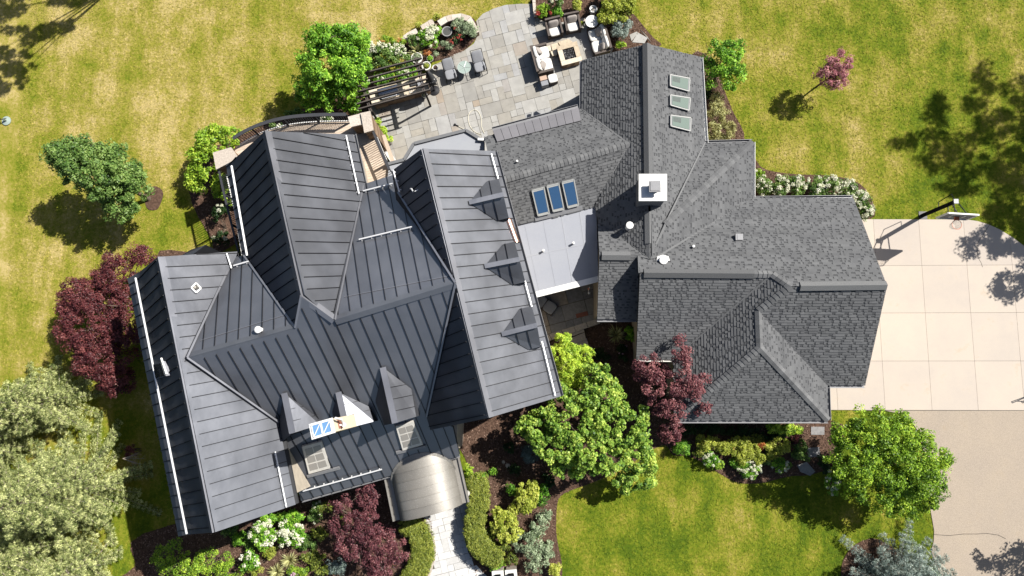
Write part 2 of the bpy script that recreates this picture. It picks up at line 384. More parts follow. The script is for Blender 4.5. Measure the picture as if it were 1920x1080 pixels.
# foliage
M['lf_bright'] = mat_leaf('leaf_bright_green', (.022, .070, .006), (.095, .225, .016), (.27, .44, .05), k=1.9)
M['lf_fresh'] = mat_leaf('leaf_fresh_green', (.022, .065, .010), (.115, .200, .026), (.32, .43, .080), k=2.1)
M['lf_mid'] = mat_leaf('leaf_mid_green', (.020, .050, .011), (.066, .125, .024), (.17, .24, .070), k=2.0)
M['lf_dark'] = mat_leaf('leaf_dark_green', (.010, .032, .008), (.025, .065, .014), (.060, .115, .03), k=1.1)
M['lf_yellow'] = mat_leaf('leaf_yellow_green', (.09, .13, .012), (.24, .29, .035), (.42, .44, .09))
M['lf_lime'] = mat_leaf('leaf_lime', (.040, .090, .008), (.150, .260, .018), (.36, .47, .055), k=1.8)
M['lf_red'] = mat_leaf('leaf_maple_red', (.045, .010, .014), (.125, .030, .035), (.26, .085, .075), .2, k=1.15)
M['lf_plum'] = mat_leaf('leaf_plum', (.045, .013, .020), (.125, .040, .050), (.27, .11, .11), .2, k=1.3)
M['lf_pink'] = mat_leaf('leaf_pink', (.16, .04, .055), (.38, .13, .16), (.62, .32, .34), .2, k=1.1)
M['lf_spruce'] = mat_leaf('needle_spruce', (.040, .060, .014), (.190, .225, .075), (.43, .45, .21), .2, k=1.7)
M['lf_blue'] = mat_leaf('needle_blue_spruce', (.055, .085, .078), (.16, .21, .19), (.34, .40, .36), .1)
M['lf_grey'] = mat_leaf('leaf_grey_green', (.075, .105, .055), (.19, .25, .145), (.37, .43, .29), .2)
M['lf_hedge'] = mat_leaf('leaf_hedge', (.055, .085, .012), (.145, .180, .025), (.30, .32, .06), .2)
M['lf_straw'] = mat_leaf('leaf_straw', (.16, .14, .05), (.32, .32, .13), (.52, .54, .28), .2)
M['petal_white'] = mat_leaf('petal_white', (.40, .46, .22), (.70, .73, .54), (.86, .86, .76), .2)
M['petal_red'] = mat_leaf('petal_red', (.22, .02, .02), (.50, .06, .05), (.66, .18, .12), .15)
M['petal_orange'] = mat_leaf('petal_orange', (.40, .10, .03), (.66, .28, .08), (.75, .45, .14), .2)
M['petal_pink'] = mat_leaf('petal_pink', (.40, .16, .30), (.62, .36, .52), (.78, .60, .70), .2)
# ------------------------------------------------------------------ surveyed roof corners (metres, plumb point under the drone = origin)
W = dict(A1=(-15.42,4.91,9.62), A2=(-12.60,-5.90,9.63), A3=(-18.07,4.46,6.80), A3s=(-15.11,-6.58,6.80), A4=(-13.39,5.61,6.82), V1=(-14.04,0.83,9.52), A6=(-11.19,-1.87,6.80), A7=(-10.36,-5.31,6.82), C1=(-10.95,9.90,10.36), C2=(-9.23,3.20,10.37), C3=(-13.94,9.60,6.83), C4=(-13.03,5.41,6.83), C5=(-9.70,2.03,9.53), C6=(-8.57,11.27,5.92), C7=(-8.01,8.87,5.91), M1=(-8.12,2.32,9.57), M2=(-3.30,3.78,9.58), D1=(-4.71,9.41,9.36), D2=(-1.95,-1.52,9.36), D3=(-1.96,10.21,6.44), D4=(0.94,-0.76,6.43), D5=(-6.50,9.12,7.18), D6=(-6.14,8.12,7.18), D9=(-5.01,-1.66,5.48), D10=(-4.79,-2.26,5.48), E1=(-6.56,9.32,5.90), S1=(-3.76,-3.55,3.38), S2=(-11.22,-5.67,3.38), A5=(-13.49,5.37,6.83))
E = dict(F1=(5.19,15.73,5.35), F2=(5.08,5.45,5.36), F3=(2.26,15.83,3.44), Fg=(2.23,13.31,3.44), G2=(4.33,11.00,4.86), Fv=(2.79,8.23,3.80), FM=(3.68,6.84,4.43), M3=(2.85,7.29,4.15), Ma=(2.81,5.61,5.22), Mb=(4.62,5.58,5.22), M5=(2.80,2.82,3.62), M6=(4.70,2.82,3.62), Fe1=(8.18,16.07,3.07), Fe2=(8.30,11.60,3.06), Hv=(5.89,7.09,5.07), H2=(10.63,11.63,3.06), H3=(10.51,8.74,3.07), Iv=(5.43,5.52,5.25), I1=(15.37,8.74,3.08), I2=(15.27,4.06,6.10), I3=(11.09,4.03,6.10), I4=(10.45,4.63,5.73), I5=(4.57,4.71,5.73), K1=(4.67,0.94,3.14), K2=(6.47,0.94,3.14), J0=(6.39,-1.95,3.13), Ja=(9.88,3.02,5.35), Jb=(9.88,1.37,5.35), J3=(13.58,-1.94,3.12), J4=(13.62,-0.30,3.11), L1=(15.38,-0.30,3.11), G1=(-2.02,9.20,4.86), G3=(-2.65,11.89,3.44), G4=(-1.51,7.24,3.81))
W = {k: Vector(v) for k, v in W.items()}; E = {k: Vector(v) for k, v in E.items()}
BA = math.radians(14.7)                     # the old house and the patio are turned by this
# ================================================================== GROUND
rng = random.Random(7)
def sheet(name, poly, z, mat, res=None):
    P = [(p[0], p[1]) for p in poly]
    if area(P) < 0: P = P[::-1]
    mb = MB(); mb.face([(x, y, z) for x, y in P]); o = mb.build(name, mat); return tag(o, kind='structure')
def pxp(L, z=0.0): return [tuple(at(x, y, z)[:2]) for x, y in L]
mb = MB(); mb.face([(-250, -250, 0), (250, -250, 0), (250, 250, 0), (-250, 250, 0)])
tag(mb.build('lawn', M['lawn']), kind='structure')

# grass blades over the part of the lawn one can see

def slabs(parent, poly, xs, ys, z0, z1, mat, name, gap=.006, rz=0.0, org=(0, 0), jit=0.0):
    """rectangular pieces between the grid lines, cut by the outline"""
    c, s = math.cos(rz), math.sin(rz)
    L = [((x-org[0])*c+(y-org[1])*s, -(x-org[0])*s+(y-org[1])*c) for x, y in poly]
    if area(L) < 0: L = L[::-1]
    out = []
    for i in range(len(xs)-1):
        for j in range(len(ys)-1):
            a0, a1, b0, b1 = xs[i]+gap, xs[i+1]-gap, ys[j]+gap, ys[j+1]-gap
            q = clip_convex(L, [(a0, b0), (a1, b0), (a1, b1), (a0, b1)])
            if len(q) < 3 or abs(area(q)) < .05: continue
            q = [(x*c-y*s+org[0], x*s+y*c+org[1]) for x, y in q]
            dz = rng.uniform(-jit, jit); m = MB(); m.prism(q, z0, z1+dz); out.append(m.build(name, mat, parent))
    return out
# concrete apron of the garage
apron = pxp([(1500, 769), (1500, 411), (1812, 412), (1832, 415), (1852, 421), (1874, 431), (1900, 447), (1930, 470), (1965, 505), (2000, 560), (2080, 640), (2080, 769)])
dr = sheet('driveway', apron, .012, M['joint'])
slabs(dr, apron, [10.5, 12.9, 15.28, 17.66, 20.0, 22.3, 24.6, 26.9, 29.3], [-1.59, .90, 3.38, 5.86, 8.45], .0, .055, M['concrete'], 'concrete_slab')
# saw-cut crack and tree-root crack are drawn as thin grooves of dark sealant
def ribbon(name, pts, w, z, mat, parent=None):
    m = MB(); P = [Vector((p[0], p[1], z)) for p in pts]
    for a, b in zip(P[:-1], P[1:]):
        n = Vector((-(b-a).y, (b-a).x, 0)).normalized()*w/2; e = (b-a).normalized()*w*.3
        m.face([a-n-e, b-n+e, b+n+e, a+n-e])
    return m.build(name, mat, parent)
cr = [(1858, 438), (1849, 450), (1845, 452), (1838, 441+25), (1832, 475), (1831, 488), (1836, 500), (1842, 509)]
ribbon('joint_crack', pxp([(1856, 419), (1846, 434), (1841, 444), (1836, 449), (1831, 458), (1831, 472), (1833, 484), (1838, 492), (1841, 501)]), .022, .0585, M['joint'], dr)
agg = pxp([(1660, 770), (1700, 778), (1722, 810), (1738, 870), (1744, 955), (1751, 995), (1750, 1015), (1746, 1032), (1752, 1055), (1768, 1085), (1800, 1140), (2300, 1140), (2300, 770)])
ag = sheet('road', agg, .03, M['aggregate'])
ribbon('joint_crack', pxp([(1751, 1002), (1778, 1004), (1806, 1001), (1830, 1001), (1850, 1000), (1871, 1003), (1885, 1010)]), .03, .0345, M['joint'], ag)
ribbon('joint_crack', pxp([(1600, 769.3), (2100, 769.6)]), .03, .0345, M['joint'], ag)

# flagstone patio
def ashlar(parent, poly, z0, z1, mat, name, unit=.46, gap=.012, rz=BA, org=(0, 0), seed=1, jit=.006, big=True):
    r = random.Random(seed); c, s = math.cos(rz), math.sin(rz)
    L = [((x-org[0])*c+(y-org[1])*s, -(x-org[0])*s+(y-org[1])*c) for x, y in poly]
    if area(L) < 0: L = L[::-1]
    x0 = math.floor(min(p[0] for p in L)/unit)-1; x1 = math.ceil(max(p[0] for p in L)/unit)+1
    y0 = math.floor(min(p[1] for p in L)/unit)-1; y1 = math.ceil(max(p[1] for p in L)/unit)+1
    used = set(); sizes = [(1, 1), (2, 1), (1, 2), (2, 2), (2, 2), (3, 2), (2, 3), (2, 1), (1, 2)] if big else [(1, 1), (2, 1), (1, 2), (2, 1), (1, 1)]
    out = []
    for j in range(y0, y1):
        for i in range(x0, x1):
            if (i, j) in used: continue
            r.shuffle(sizes)
            for w, h in sizes+[(1, 1)]:
                if all((i+a, j+b) not in used for a in range(w) for b in range(h)): break
            for a in range(w):
                for b in range(h): used.add((i+a, j+b))
            e = lambda: r.uniform(-.008, .008)
            a0, a1, b0, b1 = i*unit+gap, (i+w)*unit-gap, j*unit+gap, (j+h)*unit-gap
            q = clip_convex(L, [(a0+e(), b0+e()), (a1+e(), b0+e()), (a1+e(), b1+e()), (a0+e(), b1+e())])
            if len(q) < 3 or abs(area(q)) < .02: continue
            q = [(x*c-y*s+org[0], x*s+y*c+org[1]) for x, y in q]
            m = MB(); m.prism(q, z0, z1+r.uniform(-jit, jit)); out.append(m.build(name, mat, parent))
    return out
patio_poly = pxp([(1003, 8), (975, 8), (948, 10), (925, 17), (905, 27), (893, 40), (898, 62), (889, 82), (870, 96), (850, 103), (838, 112), (815, 122), (795, 142), (700, 188), (690, 215), (712, 262), (742, 312), (765, 350), (905, 350), (960, 330), (1110, 280), (1110, 160), (1150, 92), (1100, 42), (1060, 42), (1030, 44), (1012, 38), (1003, 30)])
patio = sheet('patio', patio_poly, .018, M['joint'])
ashlar(patio, patio_poly, .0, .05, M['flag'], 'flagstone', .37, .006, seed=5)
# shaded courtyard between the two roofs
court_poly = pxp([(1000, 535), (1125, 505), (1125, 597), (1012, 632), (990, 600)], .35)
court = sheet('courtyard_paving', court_poly, .33, M['joint'])
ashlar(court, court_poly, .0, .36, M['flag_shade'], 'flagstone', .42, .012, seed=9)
cop = [(1006, 634), (1122, 597), (1126, 606), (1012, 645)]
for k in range(5):
    t0, t1 = k/5+.004, (k+1)/5-.004
    P = [Vector((*at(x, y, .40)[:2], 0)) for x, y in cop]
    q = [P[0].lerp(P[1], t0), P[0].lerp(P[1], t1), P[3].lerp(P[2], t1), P[3].lerp(P[2], t0)]
    m = MB(); m.prism([p[:2] for p in q], 0, .40); m.build('coping_stone', M['coping'], court)
for nm, q, z in (('stone_step', [(1040, 628), (1092, 609), (1096, 622), (1044, 641)], .27), ('stone_step', [(1052, 642), (1096, 623), (1099, 637), (1068, 648)], .14),
                 ('stepping_stone', [(1076, 640), (1100, 634), (1104, 648), (1082, 652)], .05), ('stepping_stone', [(1090, 655), (1110, 650), (1115, 664), (1098, 668)], .05)):
    m = MB(); m.prism(pxp(q, z), 0, z); m.build(nm, M['coping'], court)
# front walk
walk_poly = pxp([(786, 955), (876, 930), (880, 958), (874, 985), (871, 1010), (878, 1035), (892, 1058), (915, 1082), (925, 1120), (800, 1120), (806, 1080), (815, 1050), (816, 1020), (808, 995), (797, 975)])
walk = sheet('path', walk_poly, .015, M['joint'])
ashlar(walk, walk_poly, .0, .045, M['paver'], 'paver', .33, .006, seed=3, big=False, jit=.002)
# soldier course of red brick edging the walk's west side
m_edge = smooth_poly([tuple(at(x, y)[:2]) for x, y in [(797, 972), (806, 990), (814, 1015), (815, 1040), (810, 1062), (803, 1085)]], 9, False)
for a, b in zip(m_edge[:-1], m_edge[1:]):
    a, b = Vector((*a, 0)), Vector((*b, 0)); d = b-a; rz_ = math.atan2(d.y, d.x); mm = MB(); mm.box(((a+b)/2+Vector((0, 0, .03))), (d.length*.86, .12, .07), rz_); mm.build('edging_brick', M['coping'], walk)

# mulch beds
beds = [
 [(850, 790), (1000, 735), (1015, 640), (1120, 600), (1195, 596), (1195, 670), (1262, 672), (1265, 788), (1556, 788), (1575, 835), (1562, 872), (1520, 890), (1478, 893), (1430, 905), (1385, 905), (1350, 888), (1318, 868), (1290, 855), (1262, 853), (1240, 835), (1165, 880), (1110, 905), (1058, 925), (1045, 945), (1043, 1000), (1045, 1095), (905, 1100), (880, 1040), (872, 985), (880, 880)],
 [(270, 1000), (560, 930), (720, 885), (800, 960), (812, 1000), (815, 1040), (803, 1085), (790, 1110), (240, 1110), (255, 1060)],
 [(755, 105), (762, 78), (790, 55), (830, 35), (880, 32), (893, 45), (894, 70), (870, 95), (835, 110), (800, 120), (775, 135)],
 [(1003, -30), (1003, 35), (1018, 42), (1065, 42), (1105, 45), (1150, 100), (1215, 85), (1190, 50), (1172, 22), (1150, -5), (1120, -30)],
 [(1300, 100), (1345, 120), (1355, 160), (1372, 205), (1395, 262), (1330, 270), (1310, 200)],
 [(1405, 268), (1425, 312), (1480, 326), (1560, 330), (1612, 345), (1638, 385), (1636, 408), (1600, 415), (1590, 372), (1410, 375)],
 [(670, 150), (620, 185), (540, 215), (440, 260), (360, 300), (360, 380), (400, 470), (300, 470), (330, 520), (640, 330), (720, 250), (720, 170)],
 [(1585, 1110), (1578, 1060), (1598, 1025), (1630, 1010), (1655, 1015), (1690, 1040), (1700, 1070), (1640, 1110)],
 [(1215, 84), (1172, 22), (1182, 20), (1222, 68), (1240, 84)],
]
for b in beds:
    P = smooth_poly(pxp(b), 4); sheet('mulch_bed', P, .028, M['mulch'])
ring = [tuple((at(288, 372)+Vector((math.cos(t)*.52*(1+.12*math.sin(3*t)), math.sin(t)*.75*(1+.1*math.cos(2*t)), 0)))[:2]) for t in np.linspace(0, 6.283, 22)[:-1]]
sheet('mulch_bed', ring, .028, M['mulch'])
def grass_patch():
    r = np.random.default_rng(3); n = 420000
    x0, y0 = at(-40, 1120)[:2]; x1, y1 = at(1990, -40)[:2]
    x = r.uniform(x0, x1, n); y = r.uniform(y0, y1, n)
    keep = np.ones(n, bool)
    for P in [smooth_poly(pxp(b), 4) for b in beds]+[apron, agg, patio_poly, walk_poly, ring]:
        ins = np.zeros(n, bool); q = P[-1]
        for p in P:
            if p[1] != q[1]: ins ^= ((p[1] > y) != (q[1] > y)) & (x < (q[0]-p[0])*(y-p[1])/(q[1]-p[1])+p[0])
            q = p
        keep &= ~ins
    x = x[keep]; y = y[keep]; n = len(x)
    h = r.uniform(.012, .042, n); w = r.uniform(.02, .045, n); a = r.uniform(0, 6.283, n); lx = r.normal(0, .06, n); ly = r.normal(0, .06, n)
    v = np.zeros((n, 3, 3)); v[:, 0] = np.c_[x-np.cos(a)*w, y-np.sin(a)*w, np.full(n, .004)]; v[:, 1] = np.c_[x+np.cos(a)*w, y+np.sin(a)*w, np.full(n, .004)]
    v[:, 2] = np.c_[x+lx, y+ly, h]
    me = bpy.data.meshes.new('grass'); me.vertices.add(3*n); me.vertices.foreach_set('co', v.ravel().astype('f4'))
    me.loops.add(3*n); me.loops.foreach_set('vertex_index', np.arange(3*n, dtype='i4')); me.polygons.add(n)
    me.polygons.foreach_set('loop_start', np.arange(0, 3*n, 3, dtype='i4'))
    t = me.attributes.new('tone', 'FLOAT', 'FACE'); t.data.foreach_set('value', r.uniform(0, 1, n).astype('f4'))
    me.update(calc_edges=True); return tag(link('grass', me, M['blade']), kind='stuff', label='short dry and green grass blades of the lawn')
grass_patch()
def chips():
    r = np.random.default_rng(11); pts = []
    for b in beds:
        P = smooth_poly(pxp(b), 4); xs = [p[0] for p in P]; ys = [p[1] for p in P]; A = abs(area(P)); n = int(A*150)
        for x, y in zip(r.uniform(min(xs), max(xs), n*2), r.uniform(min(ys), max(ys), n*2)):
            if inside(P, x, y): pts.append((x, y))
    pts = np.array(pts); n = len(pts); a = r.uniform(0, 6.283, n); l = r.uniform(.02, .05, n); w = r.uniform(.01, .022, n); tz = r.uniform(-.02, .02, n)
    ca, sa = np.cos(a), np.sin(a); z = .04+r.uniform(0, .012, n); V = np.zeros((n, 4, 3))
    for k, (u, v_) in enumerate(((-1, -1), (1, -1), (1, 1), (-1, 1))):
        V[:, k] = np.c_[pts[:, 0]+u*l*ca-v_*w*sa, pts[:, 1]+u*l*sa+v_*w*ca, z+u*tz]
    me = bpy.data.meshes.new('bark_chips'); me.vertices.add(4*n); me.vertices.foreach_set('co', V.ravel().astype('f4'))
    me.loops.add(4*n); me.loops.foreach_set('vertex_index', np.arange(4*n, dtype='i4')); me.polygons.add(n); me.polygons.foreach_set('loop_start', np.arange(0, 4*n, 4, dtype='i4'))
    t = me.attributes.new('tone', 'FLOAT', 'FACE'); t.data.foreach_set('value', (r.uniform(0, 1, n)**1.6).astype('f4'))
    me.update(calc_edges=True); tag(link('bark_chips', me, M['chip']), kind='stuff', label='brown bark chips covering the planting beds')
chips()

# ================================================================== HOUSE
house = thing('house', 'sprawling house, dark standing seam metal roof joined to grey shingle roof with skylights', 'house', (0, 0, 0))
class Plane:
    def __init__(s, pts):
        P = np.array([tuple(p) for p in pts]); c = P.mean(0); n = np.linalg.svd(P-c)[2][2]
        if n[2] < 0: n = -n
        s.c = Vector(c); s.n = Vector(n).normalized(); s.u = Vector((0, 0, 1)).cross(s.n).normalized(); s.v = s.n.cross(s.u).normalized()
        s.poly = [((Vector(p)-s.c).dot(s.u), (Vector(p)-s.c).dot(s.v)) for p in pts]
        if area(s.poly) < 0: s.poly = s.poly[::-1]
    def w(s, u, v, h=0.0): return s.c+s.u*u+s.v*v+s.n*h
    def hit(s, px, py, h=0.0):                       # point of this plane seen at a surveyed photo position
        d = RW @ Vector((px-960, -(py-540), -FOC)); o = Vector((0, 0, CAM_H)); t = (s.c+s.n*h-o).dot(s.n)/d.dot(s.n); return o+d*t
    def uv(s, p): return ((p-s.c).dot(s.u), (p-s.c).dot(s.v))
PL = {}
def deck(name, pts, mat, parent, drop=.05, thick=.16):
    """the closed slab under a roof covering; shares its corners with its neighbours"""
    pl = Plane(pts); drop += 1.25*max(abs((Vector(p)-pl.c).dot(pl.n)) for p in pts)/pl.n.z
    m = MB(); n = len(pts); top = [Vector(p)-Vector((0, 0, drop)) for p in pts]; bot = [p-Vector((0, 0, thick)) for p in top]
    if area([(p.x, p.y) for p in top]) < 0: top = top[::-1]; bot = bot[::-1]
    m.face(top); m.face(bot[::-1])
    for i in range(n): m.face([top[i], bot[i], bot[(i+1) % n], top[(i+1) % n]])
    return m.build(name, mat, parent)
def metal_roof(key, pts, w=.495, off=0.0, flare=None, rib=.045, trim_top=.16, seed=0, pieces=None):
    r = random.Random(hash(key) % 1000 if False else seed+len(key)*7+ord(key[0]))
    pl = Plane(pts); PL[key] = pl; under = deck('metal_roof', pts, M['deck_under'], house)
    polys = [[pl.uv(Vector(p)) for p in q] for q in pieces] if pieces else [pl.poly]
    us = [p[0] for p in pl.poly]; k = math.floor((min(us)-off)/w); v_e = min(p[1] for p in pl.poly)
    jobs = []
    while off+k*w < max(us):
        jobs += [(off+k*w, off+(k+1)*w, q) for q in polys]; k += 1
    for u0, u1, poly_ in jobs:
        st = clip(clip(poly_, -1, 0, -u0), 1, 0, u1)
        if len(st) < 3 or abs(area(st)) < .02: continue
        if area(st) < 0: st = st[::-1]
        m = MB(); tilt = r.uniform(-.005, .005); uc = (u0+u1)/2; oc = r.uniform(.002, .006)
        vs = sorted({p[1] for p in st}); lo, hi = min(p[1] for p in st), max(p[1] for p in st)
        fl, fa = flare if flare else (0, 0)
        def H(u, v):
            h = .03+tilt*(u-uc)/w
            if flare and v < v_e+fl: h += fa*(1-(v-v_e)/fl)**2
            return h
        bands = [lo]
        if flare:
            for q in (0.0, .08, .16, .25, .35, .48, .65, .82, 1.0):
                if lo < v_e+fl*q < hi: bands.append(v_e+fl*q)
        bands.append(hi)
        if flare:
            dent = r.uniform(.004, .012); dc = r.uniform(.3, .7); dw = r.uniform(.18, .3)
            for b0, b1 in zip(bands[:-1], bands[1:]):
                for c0 in range(4):
                    ua, ub = u0+(u1-u0)*c0/4, u0+(u1-u0)*(c0+1)/4
                    q = clip(clip(clip(clip(st, 0, -1, -b0), 0, 1, b1), -1, 0, -ua), 1, 0, ub)
                    if len(q) >= 3:
                        def Hd(u, v):
                            t = max(0, 1-(v-v_e)/fl) if v < v_e+fl else 0
                            return H(u, v)+dent*t*math.cos(((u-u0)/(u1-u0)-dc)/dw*2.2)
                        m.face([pl.w(u, v, Hd(u, v)) for u, v in q])
        else:
            m.face([pl.w(u, v, H(u, v)) for u, v in st])
            n = len(st)
            for i in range(n):
                a, b = st[i], st[(i+1) % n]; m.face([pl.w(*a, -.02), pl.w(*b, -.02), pl.w(*b, H(*b)), pl.w(*a, H(*a))])
        o = m.build('roof_panel', M['metal'], under, smooth=bool(flare), merge=bool(flare))
        rb = MB(); any_ = False
        for a, b in spans(poly_, 0, u0+1e-4):
            a2, b2 = a+.0, b-trim_top
            if b2-a2 < .1: continue
            if flare and a2 < v_e+fl:
                prev = None
                for q in [a2]+[v_e+fl*t for t in (.25, .5, .75, 1)]:
                    cur = pl.w(u0, q, .03+rib/2+(fa*(1-(q-v_e)/fl)**2 if q < v_e+fl else 0)+.008)
                    if prev is not None: rb.beam(prev, cur, .023, rib, up=pl.n)
                    prev = cur
                rb.beam(prev, pl.w(u0, b2, .03+rib/2), .023, rib, up=pl.n)
            else: rb.beam(pl.w(u0, a2, .03+rib/2), pl.w(u0, b2, .03+rib/2), .023, rib, up=pl.n)
            any_ = True
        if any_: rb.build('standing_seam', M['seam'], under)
    return pl
def ridge_strip(a, b, pla, plb, w=.17, name='ridge_trim', mat='metal_trim', lift=.09, parent=None):
    """folded cap over a ridge or hip: one wing on each roof plane"""
    m = MB(); d = (b-a).normalized(); up = Vector((0, 0, lift))
    for pl in (pla, plb):
        s_ = pl.n.cross(d).normalized()
        mid = s_
        if s_.z > 0: s_ = -s_
        q = [a+up, b+up, b+s_*w+pl.n*(.055), a+s_*w+pl.n*(.055)]
        m.face(q); m.face([q[3], q[2], q[2]-pl.n*.05, q[3]-pl.n*.05])
    m.face([a+up, a+up+Vector((0, 0, -.06)), a+pla.n*0]); 
    return m.build(name, M[mat], parent or house)
def valley_strip(a, b, pla, w=.08, mat='metal_trim'):
    m = MB(); m.beam(a+Vector((0, 0, .10)), b+Vector((0, 0, .10)), w, .10, up=pla.n); return m.build('valley_flashing', M[mat], house)
g = W
plAe = metal_roof('Ae', [g['A1'], g['A4'], g['A5'], g['V1'], g['A6'], g['A7'], g['A2']], seed=1)
plAw = metal_roof('Aw', [g['A3'], g['A1'], g['A2'], g['A3s']], flare=(1.5, .20), seed=2)
plBn = metal_roof('Bn', [g['V1'], g['A5'], g['C4'], g['C5']], seed=3)
plCw = metal_roof('Cw', [g['C3'], g['C1'], g['C2'], g['C5'], g['C4']], flare=(.9, .10), seed=4)
plCe = metal_roof('Ce', [g['C1'], g['C6'], g['C7'], g['M1'], g['C2']], seed=5)
plN = metal_roof('N', [g['M1'], g['C7'], g['E1'], g['M2']], seed=6)
plDe = metal_roof('De', [g['D1'], g['D3'], g['D4'], g['D2']], seed=7)
plDw = metal_roof('Dw', [g['D1'], g['D5'], g['D6'], g['M2'], g['D9'], g['D10'], g['D2']], seed=8)
_S = [g['V1'], g['C5'], g['C2'], g['M1'], g['M2'], g['D9'], g['S1'], g['S2'], g['A6']]
_pS = Plane(_S); s_in = _pS.hit(849, 800)
_uD = _pS.uv(g['D9'])[0]; _u1, _u2 = _pS.uv(g['S1']), _pS.uv(g['S2']); _t = (_uD-_u1[0])/(_u2[0]-_u1[0]); X_S = g['S1'].lerp(g['S2'], _t)
plS = metal_roof('S', [g['V1'], g['C5'], g['C2'], g['M1'], g['M2'], g['D9'], s_in, g['S1'], g['S2'], g['A6']], seed=9,
                 pieces=[[g['V1'], g['C5'], g['C2'], g['M1'], g['M2'], g['D9'], X_S, g['S2'], g['A6']], [g['D9'], s_in, g['S1'], X_S]])
ridge_strip(g['A1'], g['A2'], plAe, plAw, .24); ridge_strip(g['C1'], g['C2'], plCe, plCw, .24); ridge_strip(g['D1'], g['D2'], plDe, plDw, .2)
ridge_strip(g['V1'], g['C5'], plBn, plS, .2, mat='metal'); ridge_strip(g['M1'], g['M2'], plN, plS, .2, mat='metal'); ridge_strip(g['C2'], g['M1'], plCe, plS, .18)
for a, b, p in (('A5', 'V1', plAe), ('V1', 'A6', plAe), ('C7', 'M1', plCe), ('C4', 'C5', plBn), ('M2', 'D9', plS), ('C5', 'C2', plS)): valley_strip(g[a], g[b], p)
valley_strip(g['D6'], g['M2'], plN)
# long seam lap lines (double-lock joints across the slope)
def bar_on(pl, p, q, name='snow_bar', mat='bar', r=.035, h=.16, clamps=True, w=.495):
    a, b = pl.hit(*p, h=h), pl.hit(*q, h=h); m = MB(); m.tube([a, b], r, 8)
    if clamps:
        L = (b-a).length; n = max(1, round(L/w))
        for k in range(n+1):
            c = a.lerp(b, min(1, (k+.25)/(n+.5))); m.beam(c+pl.n*.02, c-pl.n*(h-.04), .05, .045, up=pl.v)
    return m.build(name, M[mat], house)
for pl, p, q in ((plAe, (516, 847), (537, 951)), (plAe, (425, 475), (434, 503)), (plBn, (438, 498), (466, 490)), (plCe, (649, 254), (673, 363)), (plN, (681, 358), (736, 344)),
                 (plN, (673, 449), (773, 425)), (plDw, (737, 319), (749, 360)), (plDe, (921, 288), (934, 335)), (plDe, (984, 527), (997, 575)), (plDe, (1016, 640), (1041, 742)), (plS, (568, 921), (716, 880))):
    bar_on(pl, p, q)
bar_on(plAw, (254, 521), (350, 1001), r=.045, h=.22, clamps=False); bar_on(plCw, (434, 311), (463, 479), r=.05, h=.22, clamps=False)
# lap lines
for pl, p, q in ((plBn, (376, 640), (541, 590)), (plN, (646, 558), (851, 517))):
    m = MB(); a, b = pl.hit(*p), pl.hit(*q); m.beam(a+pl.n*.045, b+pl.n*.045, .03, .03, up=pl.n); m.build('lap_seam', M['metal_trim'], house)
# gutters along metal eaves
def gutter(a, b, out, mat='gutter', w=.13, h=.12, dz=-.06, name='gutter'):
    m = MB(); o = Vector(out).normalized()*w*.5; a = a+o+Vector((0, 0, dz)); b = b+o+Vector((0, 0, dz))
    d = (b-a).normalized(); s_ = Vector((-d.y, d.x, 0)).normalized()
    for sg in (-1, 1): m.beam(a+s_*sg*w/2, b+s_*sg*w/2, .018, h)
    m.beam(a-Vector((0, 0, h/2)), b-Vector((0, 0, h/2)), w, .015)
    return m.build(name, M[mat], house)
eo = Vector((math.cos(BA), math.sin(BA), 0)); no = Vector((-math.sin(BA), math.cos(BA), 0))
gutter(g['A3'], g['A3s'], -eo, 'gutter_white'); gutter(g['C3'], g['C4'], -eo, 'gutter_white'); gutter(g['C6'], g['C7'], eo); gutter(g['D3'], g['D4'], eo); gutter(g['S2'], g['S1'], -no, 'gutter')
# walls
def block(pts, s=.93, dz=.35, zb=0.0, mat='wall'):
    """pts: eave a, ridge a, eave b, eave b2, ridge b2, eave a2 going round"""
    c = sum((Vector(p) for p in pts), Vector())/len(pts)
    T = [Vector((c.x+(p.x-c.x)*s, c.y+(p.y-c.y)*s, p.z-dz)) for p in (Vector(q) for q in pts)]
    if area([(p.x, p.y) for p in T]) < 0: T = T[::-1]
    m = MB(); n = len(T)
    for i in range(n):
        a, b = T[i], T[(i+1) % n]; m.face([Vector((a.x, a.y, zb)), Vector((b.x, b.y, zb)), b, a])
    m.face(T); return m.build('wall', M[mat], house)
def V3(p, z): return Vector((p[0], p[1], z))
block([g['A3'], g['A1'], g['A4'], g['A7'], g['A2'], g['A3s']])
block([g['C3'], g['C1'], g['C6'], g['C7'], V3(g['M1'], 9), V3(g['C5'], 9), g['C4']], .9, .5)
block([g['D5'], g['D1'], g['D3'], g['D4'], g['D2'], V3(g['D10'], 5.4), V3(g['D9'], 5.4)], .90, .55)
block([V3(g['A6'], 3.3), g['S2'], g['S1'], V3(g['M2'], 4.8), V3(g['M1'], 4.8)], .95, .4)
